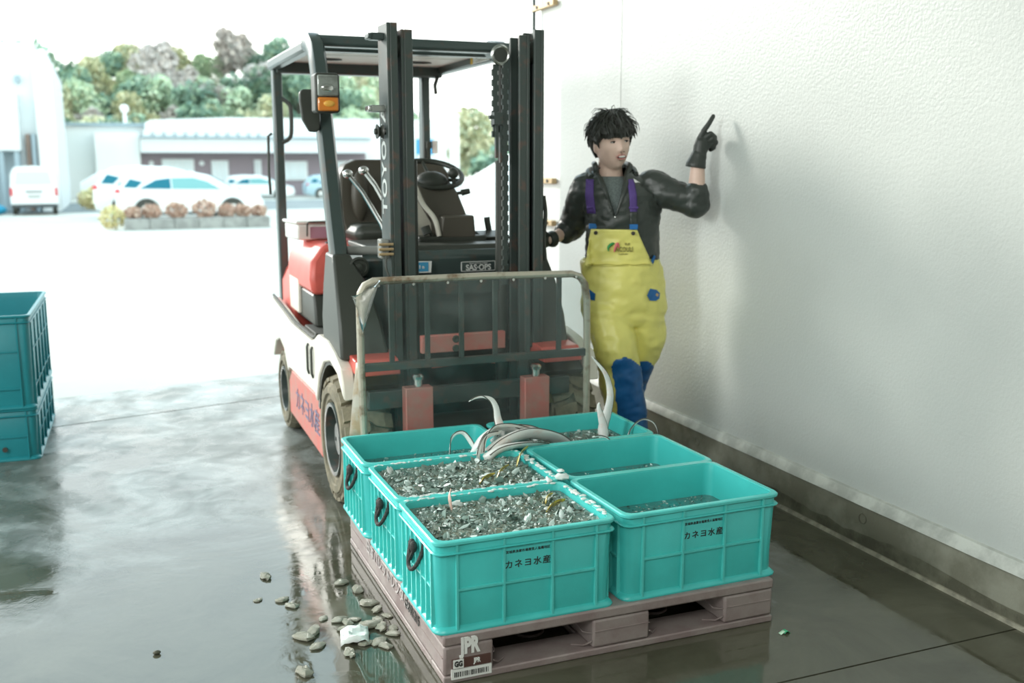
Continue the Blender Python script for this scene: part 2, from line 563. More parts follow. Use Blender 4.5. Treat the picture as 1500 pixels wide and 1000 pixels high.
# rain pipe at the mouth of the bay with its brass-coloured brackets
dp = thing('drain_pipe', 'thin dark vertical pipe with brass brackets at the bay mouth beside the white wall', 'pipe', (2.60, 6.17, 0))
obj('pipe', MB().cyl((0, 0, 0.0), (0, 0, 3.6), 0.011, n=10), M_dark, dp)
for z in (2.385, 1.325, 1.065):
    b = obj('bracket', MB().box(-0.012, 0.02, -0.32, 0.02, z - 0.017, z + 0.017), M_bronze, dp, bev=0.003)
    obj('screw', MB().cyl((-0.018, -0.07, z), (-0.01, -0.07, z), 0.01, n=8), M_black, b)
    obj('screw', MB().cyl((-0.018, -0.25, z), (-0.01, -0.25, z), 0.01, n=8), M_black, b)

# ---------------------------------------------------------------- beyond the bay: yard, cars, sheds, wooded hill
M_cw = mat('white_car_paint', (0.82, 0.83, 0.8), 0.25, coat=0.5)
M_glass = mat('tinted_car_glass', (0.02, 0.16, 0.22), 0.2, spec=0.12)
M_bump = mat('grey_bumper', (0.06, 0.07, 0.07), 0.6)
M_lampred = mat('red_tail_lamp', (0.6, 0.04, 0.05), 0.3)

def wheel_small(parent, x, y, z, r, w=0.2):
    o = obj('wheel', MB().lathe([(r * .55, 0), (r, 0.0), (r, w), (r * .55, w)], (x, y, z), 'y', 20), M_rubber, parent)
    obj('hub_cap', MB().lathe([(0.02, -0.035), (r * .3, -0.03), (r * .62, -0.02), (r * .62, 0.03)], (x, y, z), 'y', 16), M_steel, o)
    for k in range(6):
        a = k * PI / 3
        obj('spoke', MB().cyl((x, y - 0.036, z), (x + r * .56 * math.cos(a), y - 0.03, z + r * .56 * math.sin(a)), 0.028, n=6), M_steel, o)

def make_car(label, loc, glass=M_glass, body=M_cw):
    t = thing('car', label, 'car', loc, 0)
    side = [(-2.32, .30), (-2.38, .62), (-2.36, .95), (-2.2, 1.15), (-1.95, 1.5), (-1.7, 1.6), (-.9, 1.66), (.1, 1.62), (.62, 1.5), (1.35, 1.07), (1.95, .93), (2.28, .8), (2.4, .55), (2.36, .28), (1.75, .2), (-1.75, .2)]
    yw = lambda z: 0.89 - max(0, z - 0.92) * 0.26
    rings = []
    for f in (-1, -0.93, 0.93, 1):
        k = 1 if abs(f) < .95 else 0.965
        rings.append([(x * k, yw(z) * (f if abs(f) == 1 else f * 1.03), 0.85 + (z - 0.85) * k) for x, z in side])
    obj('body', MB().rings(rings), body, t, smooth=50)
    def pane(name, pts, m):
        s = MB()
        for sg in (-1,):
            q = [(x, sg * (yw(z) + 0.006), z) for x, z in pts]
            q2 = [(x, sg * (yw(z) - 0.02), z) for x, z in pts]
            s.rings([q, q2])
        return obj(name, s, m, t)
    pane('side_window', [(-1.62, 1.08), (-.62, 1.06), (-.64, 1.42), (-1.1, 1.36)], glass)
    pane('side_window', [(-.58, 1.06), (.98, 1.04), (.55, 1.3), (.1, 1.43), (-.6, 1.42)], mat('clear_car_glass', (0.2, 0.42, 0.42), 0.2, spec=0.15))
    pane('quarter_window', [(-2.12, 1.12), (-1.72, 1.1), (-1.5, 1.3), (-1.9, 1.4)], glass)
    obj('windscreen', MB().rings([[(.68, -.7, 1.5), (1.36, -.82, 1.09), (1.36, .82, 1.09), (.68, .7, 1.5)], [(.66, -.7, 1.46), (1.34, -.82, 1.05), (1.34, .82, 1.05), (.66, .7, 1.46)]]), glass, t)
    obj('side_mirror', MB().ell((.95, -1.0, 1.12), (.12, .1, .08)), body, t)
    obj('headlamp', MB().ell((2.1, -.72, .82), (.24, .18, .07)), mat('lamp_glass', (.5, .6, .62), .15), t)
    obj('tail_lamp', MB().ell((-2.28, -.72, .98), (.12, .18, .1)), M_lampred, t)
    obj('lower_trim', MB().box(-1.2, 1.05, -.9, -.86, .2, .29), M_bump, t)
    for x in (-1.42, 1.34):
        obj('wheel_arch', MB().lathe([(.05, 0), (.41, 0), (.41, .05), (.05, .05)], (x, -.905, .35), 'y', 22), M_rubber, t)
        wheel_small(t, x, -.925, .335, .335)
    return t

def make_van(label, loc, rotz=0):
    t = thing('van', label, 'van', loc, rotz)
    prof = [(-.84, .32), (-.86, .8), (-.83, 1.2), (-.74, 1.75), (-.62, 1.88), (0, 1.92), (.62, 1.88), (.74, 1.75), (.83, 1.2), (.86, .8), (.84, .32)]
    rings = []
    for y, k, top in ((0, .96, 1), (.06, 1, 1), (3.3, 1, 1), (3.9, 1, .78), (4.35, .97, .62), (4.45, .92, .55)):
        rings.append([(x * k, y, .32 + (z - .32) * (top if z > 1 else 1)) for x, z in prof])
    obj('body', MB().rings(rings), M_cw, t, smooth=40)
    obj('tailgate_window', MB().prism([(-.66, 1.2), (.66, 1.2), (.58, 1.7), (-.58, 1.7)], 'y', -.012, .01), mat('pale_van_glass', (.6, .64, .62), .15), t)
    obj('bumper', MB().box(-.84, .84, -.06, .12, .3, .44), M_bump, t, bev=.03)
    for s in (-1, 1):
        obj('tail_lamp', MB().box(s * .80 - .05, s * .80 + .05, -.02, .05, .75, 1.08), M_lampred, t, bev=.02)
        obj('side_window', MB().box(s * .80 - .035, s * .80 + .02, .5, 1.9, 1.22, 1.62), mat('pale_van_glass', (0, 0, 0)), t)
        for y in (.7, 3.6):
            w = obj('wheel', MB().lathe([(.05, 0), (.31, 0), (.31, .18), (.05, .18)], (s * .72 - .09, y, .31), 'x', 18), M_rubber, t)
    obj('number_plate', MB().box(-.22, .22, -.03, 0, .68, .8), mat('grey_plate', (.45, .46, .43), .5), t)
    obj('door_handle', MB().box(-.3, .3, -.03, 0, .9, .95), M_bump, t)
    return t
make_van('white van parked with its rear towards the bay, left of the white minivans', (-2.45, 44.6, gz(44.6)), 0.04)
make_van('long white van standing side-on in front of the far low warehouse', (3.3, 69.2, gz(69.2)), PI / 2)
make_van('white van close behind the forklift mast at the right, mostly hidden by it', (9.95, 15.5, gz(15.5)), PI / 2)
make_car('white minivan parked side-on behind the low flower bed, nearer of the two', (2.80, 37.1, gz(37.1)))
c2 = make_car('white minivan with dark window band parked just behind the nearer minivan', (2.2, 39.6, gz(39.6)))
c2.scale = (1.04, 1, 1.12)
make_car('small white car far off in front of the brown warehouse wall', (10.0, 72.5, gz(72)))
make_car('pale blue car far off, seen between the forklift rear pillar and front pillar', (15.6, 72.5, gz(72)), body=mat('pale_blue_paint', (.45, .6, .66), .3))

# flower bed kerb with dry bushes
kerb = thing('flower_bed', 'low grey concrete kerb of the flower bed in the sunlit yard', 'kerb', (2.45, 29.9, gz(29.6)))
for i in range(6):
    x0 = -1.92 + i * .645
    obj('kerb_block', MB().box(x0, x0 + .635, -.3, .3, -0.02, .30), mat('kerb_concrete', (.36, .36, .33), .8, var=.3, vscale=3), kerb, bev=.02)
def leafball(n, rx, ry, rz, size, seed, lobes=1):
    rnd = random.Random(seed)
    s = MB()
    cs = [(Vector((0, 0, 0)), 1.0)] if lobes == 1 else [(Vector((rnd.uniform(-.62, .62) * rx, rnd.uniform(-.55, .55) * ry, rnd.uniform(-.6, .62) * rz)), rnd.uniform(.38, .6)) for _ in range(lobes)]
    for _ in range(n):
        c, k = rnd.choice(cs)
        d = Vector((rnd.gauss(0, 1), rnd.gauss(0, 1), rnd.gauss(0, 1))).normalized() * rnd.uniform(.72, 1.03)
        p = c + Vector((d.x * rx * k, d.y * ry * k, d.z * rz * k))
        a = Vector((rnd.uniform(-1, 1), rnd.uniform(-1, 1), rnd.uniform(-1, 1))).normalized()
        a2 = a.orthogonal().normalized()
        q = size * rnd.uniform(.6, 1.3)
        s.face([p - a * q, p + a2 * q * .55, p + a * q, p - a2 * q * .55])
    return s
M_bush = island_mat('dry_pink_leaves', [(0, (.38, .22, .15)), (.5, (.55, .36, .28)), (1, (.7, .56, .44))], .8)
M_hedge = island_mat('yellow_hedge_leaves', [(0, (.6, .5, .22)), (.6, (.8, .7, .42)), (1, (.5, .52, .25))], .8)
bush_me = {}
for i, (x, r, ds) in enumerate(((.72, .21, 'leftmost on'), (1.2, .25, 'second from the left on'), (1.85, .28, 'third from the left on'), (2.6, .33, 'in the middle of'), (3.2, .24, 'third from the right on'), (3.64, .22, 'second from the right on'), (4.08, .21, 'rightmost on'))):
    t = thing('dry_bush', 'small dry pinkish bush ' + ds + ' the grey flower bed kerb', 'bush', (x + .05, 29.9, gz(29.6) + .30 + r * .72), group='dry bushes on the flower bed')
    obj('foliage', leafball(260, r, r * .8, r * .75, .075, 20 + i), M_bush, t, smooth=None)
    obj('stem', MB().cyl((0, 0, -r * .72), (0, 0, r * .4), .02, .008, 6), mat('bush_wood', (.2, .15, .1), .9), t)
t = thing('hedge', 'pale yellow hedge between the white van and the minivans', 'hedge', (.3, 52, gz(52) + .5))
obj('foliage', leafball(900, 1.3, .7, .65, .12, 5), M_hedge, t, smooth=None)
obj('stem', MB().cyl((0, 0, -.55), (0, 0, .3), .05, .02, 6), mat('bush_wood', (0, 0, 0)), t)
t = thing('weed_clump', 'clump of pale yellow-green weeds at the left end of the flower bed', 'weeds', (.25, 30.2, gz(30) + .33))
obj('foliage', leafball(300, .34, .3, .32, .07, 9), M_hedge, t, smooth=None)
obj('stem', MB().cyl((0, 0, -.28), (0, 0, .2), .02, .01, 6), mat('bush_wood', (0, 0, 0)), t)

# white shed at the left
M_shed = mat('white_sheet_metal', (.72, .76, .755), .5, var=.05, vscale=.5)
M_shade = mat('grey_blue_cladding', (.32, .40, .43), .6)
fb = thing('factory_building', 'tall white factory building at the left edge with a boxed canopy', 'building', (-8, 50, gz(50)), local=False)
obj('wall', MB().prism([(-16, -1), (-1.72, -1), (-1.78, 6.0), (-2.6, 6.5), (-16, 7.4)], 'y', 51, 68), M_shed, fb)
obj('side_panel', MB().box(-2.45, -1.70, 50.6, 51, -.9, 5.7), M_cw, fb)
obj('canopy', MB().box(-12, -3.12, 49.6, 51, 1.85, 4.3), M_shed, fb, bev=.05)
for x in (-3.3, -3.9, -5.4):
    obj('post', MB().box(x - .09, x + .09, 49.7, 49.9, gz(50), 1.9), M_shade, fb)
obj('shutter', MB().box(-6.0, -3.2, 50.8, 51.02, gz(50), 1.85), M_shade, fb)
obj('door', MB().box(-2.72, -2.55, 50.5, 51.02, gz(50), 2.6), M_shade, fb)
obj('pipe_stack', MB().cyl((-2.85, 50.8, gz(50)), (-2.85, 50.8, 2.6), .12, n=10), mat('rusty_pipe', (.35, .25, .2), .8), fb)
obj('roof_lamp', MB().box(-3.2, -3.0, 50.7, 51, 4.8, 5.1), M_shade, fb)
t = thing('tarp_pile', 'bright blue tarpaulin bundle under the white factory canopy', 'tarpaulin', (-4.55, 46.2, gz(46.2)))
obj('cover', MB().ell((0, 0, .25), (.9, .5, .28)).ell((.5, -.1, .2), (.5, .4, .22)), mat('blue_tarp', (.02, .3, .48), .5, bump=.4, bscale=5), t)
obj('tie_rope', MB().tube([(-.2, .5 * math.cos(a), .25 + .29 * math.sin(a)) for a in [i * PI / 8 for i in range(9)]], .02), M_rope, t)

# long low warehouse across the yard
M_wh = mat('pale_warehouse_wall', (.78, .8, .79), .6)
M_brown = mat('mauve_brown_wall', (.29, .235, .255), .7)
wb = thing('warehouse', 'long low white warehouse with a brown wall under its canopy', 'building', (6, 78, gz(78)), local=False)
obj('left_wing', MB().box(-14, 6, 80, 95, -1.4, 4.0), M_wh, wb)
obj('roof_edge', MB().box(-14, 6, 79.8, 80, 3.85, 4.1), M_shade, wb)
obj('main_hall', MB().prism([(3.2, -1.4), (26, -1.4), (26, 4.6), (9, 4.55), (3.6, 4.3), (3.2, 4.1)], 'y', 79, 95), M_cw, wb)
obj('white_block', MB().box(-.2, 2.72, 77.6, 79.5, -1.4, 3.4), M_cw, wb)
obj('fascia', MB().box(2.75, 19, 76.5, 79, 2.0, 3.0), M_wh, wb)
obj('canopy_edge', MB().box(2.7, 19, 76.3, 79, 3.0, 3.12), M_shade, wb)
for i in range(12):
    obj('roof_rib', MB().box(3.0 + i * .72, 3.42 + i * .72, 76.35, 78.9, 3.12, 3.5), M_wh, wb)
obj('brown_wall', MB().box(2.75, 19, 78.2, 79, -1.4, 2.0), M_brown, wb)
for x0, x1, z0, z1 in ((4.15, 6.35, .1, 1.55), (7.55, 8.75, -.9, 1.45), (10.6, 11.1, -1, 1.5), (12.5, 14.5, 0, 1.4), (16, 17.6, 0, 1.4)):
    w = obj('window', MB().box(x0, x1, 78.05, 78.25, z0, z1), M_wh, wb)
    for k in range(3):
        xa = x0 + .08 + (x1 - x0 - .16) * k / 3
        obj('pane', MB().box(xa, xa + (x1 - x0 - .16) / 3 - .08, 78.0, 78.1, z0 + .1, z1 - .1), mat('pale_pane', (.72, .78, .78), .2), w)
for x in (3.45, 6.9):
    obj('wall_sign', MB().lathe([(.02, 0), (.17, 0), (.17, -.05), (.02, -.05)], (x, 78.2, 1.25), 'y', 14), M_wh, wb)
obj('vent_post', MB().cyl((1.95, 81, 4.0), (1.95, 81, 5.0), .13, n=8).ell((1.95, 81, 5.15), (.3, .3, .3)), M_cw, wb)
for x0, x1, col in ((-1.4, -.2, (.3, .12, .18)), (-.1, .6, (.7, .5, .05)), (.9, 2.2, (.35, .25, .25))):
    t = thing('crate_pile', {-1.4: 'dark red goods stacked left in front of the far warehouse', -.1: 'yellow goods stacked in front of the far warehouse', .9: 'brown goods stacked beside the white warehouse block'}[x0], 'goods', ((x0 + x1) / 2, 70, gz(70)))
    obj('crate', MB().box(x0 * .5 - x1 * .5, x1 * .5 - x0 * .5, -.3, .3, 0, .5), mat('goods_%d' % int(x0 * 10), col, .7), t, bev=.04)
    obj('crate', MB().box((x0 - x1) * .3, (x1 - x0) * .35, -.25, .25, .5, .85), mat('goods_%d' % int(x0 * 10), col), t, bev=.04)

# things seen through the forklift at the right
for x, y, r, h, lb in ((15.9, 48, .10, 3.3, 'slim white pole seen right of the forklift rear pillar'), (16.5, 49, .16, 3.6, 'thicker white pole seen right of the forklift rear pillar')):
    t = thing('light_pole', lb, 'pole', (x, y, gz(y)))
    obj('pole', MB().cyl((0, 0, 0), (0, 0, h + .7), r, r * .8, 10), M_cw, t)
    obj('base', MB().cyl((0, 0, 0), (0, 0, .3), r * 1.8, n=10), M_wh, t)
    obj('cap', MB().ell((0, 0, h + .72), (r, r, r)), M_wh, t)
for i in range(5):
    x = 17.6 + i * .62
    t = thing('bollard', 'short white bollard before the far trees, ' + ('leftmost of five', 'second from left of five', 'middle of five', 'fourth from left of five', 'rightmost of five')[i], 'bollard', (x, 50, gz(50)), group='white bollards before the far hedge')
    obj('post', MB().lathe([(.16, 0), (.16, .75), (.12, .9), (.03, .97)], (0, 0, 0), n=10), M_cw, t)
    obj('band', MB().cyl((0, 0, .55), (0, 0, .65), .165, n=10), M_wh, t)
t = thing('notice_board', 'blue and white notice board seen above the steering wheel', 'sign', (17.6, 58, gz(58)))
obj('panel', MB().box(-.55, .55, -.04, .04, 2.0, 3.6), M_blue, t, bev=.02)
obj('white_field', MB().box(-.5, .5, -.06, -.03, 2.05, 2.7), M_white, t)
obj('post', MB().cyl((0, .06, 0), (0, .06, 3.4), .06, n=8), M_wh, t)

# wooded hill
P = [(-.06, 12), (-.03, 14), (.03, 17.4), (.1, 16.8), (.16, 18.0), (.21, 17), (.25, 14.5), (.285, 8), (.32, 3)]
def prof(u):
    if u <= P[0][0]: return P[0][1]
    for (a, b), (c, d) in zip(P, P[1:]):
        if u <= c: return b + (d - b) * (u - a) / (c - a)
    return P[-1][1]
hz = lambda x, f: -1.7 + max(0, prof(x / 126) - 4.5) * f
struct('hill', MB().grid(lambda u, v: (-30 + 80 * u, 100 + 32 * v, hz(-30 + 80 * u, v) - .3), 40, 6), mat('hill_undergrowth', (.1, .13, .07), .95, var=.5, vscale=.6))
M_trunk = mat('tree_bark', (.16, .13, .1), .9)
kinds = [
    ('evergreen_tree', 'dark green evergreen tree', island_mat('evergreen_leaves', [(0, (0.14, 0.24, 0.19)), (.6, (0.24, 0.36, 0.26)), (1, (0.45, 0.56, 0.36))], .7)),
    ('autumn_tree', 'olive gold autumn tree', island_mat('olive_leaves', [(0, (0.35, 0.40, 0.26)), (.6, (0.61, 0.60, 0.37)), (1, (0.85, 0.78, 0.54))], .7)),
    ('bare_tree', 'pinkish brown half-bare tree', island_mat('brown_leaves', [(0, (0.37, 0.36, 0.32)), (.6, (0.62, 0.56, 0.52)), (1, (0.83, 0.75, 0.67))], .8)),
    ('light_tree', 'pale green leafy tree', island_mat('pale_green_leaves', [(0, (0.35, 0.45, 0.31)), (.6, (0.52, 0.65, 0.43)), (1, (0.80, 0.85, 0.60))], .7))]
protos = []
for i, (nm, lb, m) in enumerate(kinds):
    lob = leafball(1500, 2.6, 2.4, 2.6, .34, 40 + i, 11)
    protos.append((nm, lb, lob.mesh('crown'), m, MB().cyl((0, 0, -1.2), (0, 0, 3.4), .22, .09, 7).mesh('trunk'), ))
def plant(kind, x, y, z, s, label, group):
    nm, lb, cm, m, tm = protos[kind]
    t = thing(nm, label, 'tree', (x, y, z), random.uniform(0, 6.3), group)
    t.scale = (s, s, s * random.uniform(.9, 1.15))
    c = obj('crown', cm, None, t, smooth=None); c.location = (0, 0, 4.4)
    if not cm.materials: cm.materials.append(m)
    k = obj('trunk', tm, None, t); 
    if not tm.materials: tm.materials.append(M_trunk)
rt = random.Random(3)
ordw = lambda n: ('first', 'second', 'third', 'fourth', 'fifth', 'sixth', 'seventh', 'eighth', 'ninth', 'tenth', 'eleventh', 'twelfth', 'thirteenth', 'fourteenth', 'fifteenth')[n - 1]
for row in range(5):
    y = 103 + row * 6
    row_n = [0] * 4
    x = -9 + rt.uniform(0, 2)
    while x < 36:
        k = rt.choices([0, 1, 2, 3], [5, 4, 3, 4] if row > 1 else [7, 2, 2, 3])[0]
        z = hz(x, (y - 100) / 32.0)
        s = rt.uniform(.65, 1.0)
        row_n[k] += 1
        plant(k, x + rt.uniform(-.6, .6), y + rt.uniform(-2, 2), z - .3, s, '%s %s from the left in the %s row on the hill' % (ordw(row_n[k]), kinds[k][1], ('front', 'second', 'middle', 'fourth', 'top')[row]), kinds[k][0].replace('_', ' ') + 's on the hill')
        x += rt.uniform(2.1, 3.1)
plant(0, -5.6, 74, gz(74), 1.42, 'dark green treetop above the roof of the white factory', None)
plant(1, 22.4, 62, gz(62) + .6, .85, 'golden autumn tree beyond the white bollards at the right', None)
plant(0, 21.9, 57, gz(57) - 1.6, .72, 'dark green round tree right behind the white bollards', None)
plant(3, 24.0, 58, gz(58) - 1.8, .72, 'pale green tree beside the forklift mast beyond the bollards', None)
plant(3, 8.6, 99, gz(99) - .6, .8, 'pale yellow-green tree just above the warehouse roof', None)
# ---------------------------------------------------------------- pallet
PX, PY = 1.355, 3.13           # centre of the pallet
PW, PD = 1.10, 1.17
plt = thing('pallet', 'mauve plastic pallet under the six turquoise fish crates', 'pallet', (PX, PY, 0))
x0, x1, y0, y1 = -PW / 2, PW / 2, -PD / 2, PD / 2
top = obj('top_deck', MB().box(x0, x1, y0, y1, .112, .144), M_pallet, plt, bev=.006)
for i in range(7):
    yy = y0 + .09 + i * (PD - .18) / 6
    obj('deck_rib', MB().box(x0 + .12, x1 - .12, yy - .018, yy + .018, .1, .113), M_pallet, top)
bot = obj('bottom_deck', MB().box(x0, x1, y0, y0 + .12, 0, .022).box(x0, x1, y1 - .12, y1, 0, .022).box(x0, x0 + .14, y0 + .12, y1 - .12, 0, .0215).box(x1 - .14, x1, y0 + .12, y1 - .12, 0, .0215).box(-.09, .09, y0 + .12, y1 - .12, 0, .0215), M_pallet, plt, bev=.004)
def block(xa, xb, name='runner'):
    # runner whose inner sides curve in behind the fork openings
    b = obj(name, MB().box(xa, xb, y0 + .002, y1 - .002, .0225, .1115), M_pallet, plt, bev=.008)
    return b
rl = block(x0 + .001, x0 + .15); block(-.085, .105); block(x1 - .18, x1 - .001)
for xa, sg in ((x0 + .15, 1), (-.085, -1), (.105, 1), (x1 - .18, -1)):
    obj('curved_web', MB().tube([(xa + sg * .002, y0 + .006, .045), (xa + sg * .02, y0 + .02, .03), (xa + sg * .05, y0 + .05, .024)], .0025, 5).tube([(xa + sg * .002, y0 + .008, .07), (xa + sg * .016, y0 + .04, .062), (xa + sg * .018, y0 + .09, .07)], .002, 5), M_pallet, plt)
for xa in (-.2, .24):
    obj('drain_ring', MB().lathe([(.052, 0), (.052, .006), (.046, .006), (.046, 0)], (xa, y0 + .23, .0), 'z', 20), M_pallet, plt)
# moulded seam lines and dull rub marks on the long side
for q in ((x0 - .0015, x0 + .01, y0 + .01, y1 - .01), (-.08, .1, y0 - .0005, y0 + .01), (x1 - .17, x1 - .01, y0 - .0005, y0 + .01)):
    obj('seam', MB().box(*q, .074, .0765), M_pallet, plt)
FR, FU = (1, 0, 0), (0, 0, 1)
text('lettering', 'JPR', .064, M_white, plt, (x0 + .078, y0 - .0015, .106), FR, FU, off=.0034, sx=.62, ext=.001, label='large white lettering')
lab = obj('label_plate', MB().box(x0 + .025, x0 + .140, y0 - .003, y0 + .004, .044, .072), mat('brown_label', (.1, .05, .04), .5), plt, label='dark brown label with white lettering')
obj('label_square', MB().box(x0 + .027, x0 + .058, y0 - .0045, y0 + .004, .045, .071), M_white, lab)
text('lettering', 'GG', .022, M_ink, lab, (x0 + .0425, y0 - .0055, .058), FR, FU, off=.001, sx=.75)
text('lettering', 'JPR', .02, M_white, lab, (x0 + .098, y0 - .0045, .06), FR, FU, off=.0008, sx=.7)
bar = obj('barcode_label', MB().box(x0 + .022, x0 + .142, y0 - .0035, y0 + .004, .012, .042), M_white, plt, label='white barcode sticker')
bc = MB(); xb = x0 + .030
rb = random.Random(5)
while xb < x0 + .132:
    w = rb.choice((.0012, .0018, .003))
    bc.box(xb, xb + w, y0 - .0043, y0 + .002, .019, .034)
    xb += w + rb.choice((.0014, .002, .0034))
obj('bars', bc, M_ink, bar, smooth=None)
SR = (0, -1, 0)
text('lettering', 'GOR1215', .045, M_ink, plt, (x0 - .0015, y0 + .31, .085), SR, FU, off=.001, sx=.85, label='small black lettering')
text('lettering', '日本パレットレンタル', .055, mat('rubbed_white_print', (.5, .46, .45), .6), plt, (x0 - .0015, y0 + .62, .09), SR, FU, off=.001, label='rubbed white lettering')

# ---------------------------------------------------------------- fish crates
def make_crate(name, label, hx, hy, h, m, group, vx=(-.215, -.075, .075, .215), hz_=(.47,), side_n=7, handle=True, lettering=True, deep=1.0):
    t = thing(name, label, 'crate', (0, 0, 0), 0, group)
    r = .03
    b = MB()
    loops = [rrect(hx - .013, hy - .013, r, 0), rrect(hx - .014, hy - .014, r, .03), rrect(hx - .007, hy - .007, r, h - .004), rrect(hx - .010, hy - .010, r, h),
             rrect(hx - .018, hy - .018, r, h - .001), rrect(hx - .022, hy - .022, r, h - .03), rrect(hx - .032, hy - .032, r, .014), rrect(hx - .2, hy - .12, .02, .012)]
    b.rings(loops)
    body = obj('body', b, m, t, smooth=40)
    def ring(o, i, za, zb, q=.004):
        return [rrect(hx + i, hy + i, r, za), rrect(hx + o - q, hy + o - q, r, za), rrect(hx + o, hy + o, r, za + q), rrect(hx + o, hy + o, r, zb - q), rrect(hx + o - q, hy + o - q, r, zb), rrect(hx + i, hy + i, r, zb)]
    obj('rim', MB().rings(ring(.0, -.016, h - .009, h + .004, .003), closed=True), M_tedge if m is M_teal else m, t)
    obj('rim_band', MB().rings(ring(.001, -.012, h - .036, h - .029, .0025), closed=True), m, t)
    obj('foot', MB().rings([rrect(hx - .02, hy - .02, r, 0), rrect(hx - .001, hy - .001, r * 1.1, 0), rrect(hx, hy, r * 1.1, .003), rrect(hx - .001, hy - .001, r, .007), rrect(hx - .010, hy - .010, r, .016), rrect(hx - .02, hy - .02, r, .020)], closed=True), m, t, smooth=50)
    # moulded ribs: fine relief of the body, joined
    rb = MB()
    fy = hy - .016
    for x in vx:
        for s in (-1, 1):
            rb.box(x - .0032, x + .0032, *sorted((s * (fy + .002), s * (fy + .014))), .004, h - .005)
    for k in hz_:
        for s in (-1, 1):
            rb.box(vx[0], vx[-1], *sorted((s * (fy + .002), s * (fy + .012))), h * k - .0032, h * k + .0032)
    fx = hx - .016
    for i in range(side_n):
        y = (i - (side_n - 1) / 2) * (2 * hy - .1) / (side_n - 1)
        for s in (-1, 1):
            rb.box(*sorted((s * (fx + .002), s * (fx + .014))), y - .003, y + .003, .004, h - .035)
    for k in hz_:
        for s in (-1, 1):
            rb.box(*sorted((s * (fx + .002), s * (fx + .012))), -hy + .06, hy - .06, h * k - .003, h * k + .003)
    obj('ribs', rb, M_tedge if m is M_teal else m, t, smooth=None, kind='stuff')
    if handle:
        pts = [(-hx + .012 - .028 * math.sin(PI * k / 16), .056 * math.cos(PI * k / 16), h - .045 - .092 * math.sin(PI * k / 16) ** .8) for k in range(17)]
        rope = obj('rope_handle', MB().tube(pts, .0065, 7), M_rope, t, label='dark twisted rope handle')
        obj('knot', MB().ell((-hx - .004, .012, h - .072), (.012, .016, .02)).ell((-hx - .008, -.016, h - .066), (.011, .013, .018)).tube([(-hx - .008, .02, h - .06), (-hx - .014, -.0, h - .11), (-hx - .01, -.02, h - .075)], .006, 6), M_rope, rope)
    if lettering:
        text('lettering', 'カネヨ水産', .026, M_ink, t, (.0, -hy + .0090, h * .655), FR, FU, off=.0003, spacing=1.25, label='black printed lettering')
        text('lettering', '宮城県漁業市場買受人塩竈地区', .0098, M_ink, t, (.0, -hy + .0080, h * .80), FR, FU, off=.0, label='small line of black print')
    return t
G6 = None
HX, HY, HH = .281, .1965, .268
ZP = .144
cols = ((1.066, 'left'), (1.652, 'right'))
rowsY = (2.747, 3.147, 3.548)
names = {(0, 0): 'turquoise fish crate at the near left of the pallet, brimful of ice water', (1, 0): 'turquoise fish crate at the near right of the pallet, half full of water',
         (0, 1): 'turquoise fish crate in the middle of the left row, brimful of ice with yellow fins', (1, 1): 'turquoise fish crate in the middle of the right row, half full of clear water',
         (0, 2): 'turquoise fish crate at the far left by the front tyre, low water in it', (1, 2): 'turquoise fish crate at the far right with fish tails standing up in it'}
cl = make_crate('fish_crate', names[(0, 0)], HX, HY, HH, M_teal, 'fish crates on the pallet')
cr = make_crate('fish_crate', names[(1, 0)], HX, HY, HH, M_teal, 'fish crates on the pallet', handle=False)
cl.location = (cols[0][0], rowsY[0], ZP)
cr.location = (cols[1][0], rowsY[0] + .012, ZP)
cr.rotation_euler.z = math.radians(1.1)
for c in (0, 1):
    for r in (1, 2):
        dup((cl, cr)[c], (cols[c][0] + (.004, -.004)[r - 1], rowsY[r], ZP), math.radians((.5, -.3)[r - 1] if c == 0 else (.6, .2)[r - 1]), names[(c, r)])

# stack at the left edge
base_c = make_crate('large_crate', 'blue-green crate at the bottom of the stack on the left', .40, .49, .255, M_teal2, 'stacked crates at the left edge', vx=(-.36, -.13, .1, .345), side_n=6, handle=False, lettering=False)
base_c.location = (-.742, 5.89, 0)
base_c.rotation_euler.z = -.03
tall = make_crate('large_crate', 'tall empty blue-green crate on top of the stack on the left', .41, .495, .455, M_teal2, 'stacked crates at the left edge', vx=(-.36, -.13, .1, .345), hz_=(.62, .22), side_n=6, handle=False, lettering=False)
tall.location = (-.752, 5.89, .2595)
tall.rotation_euler.z = -.03
for s in (-.11, .24):
    obj('drain_hole', MB().cyl((s, -.4895, .06), (s, -.475, .06), .012, n=10), M_groove, base_c)

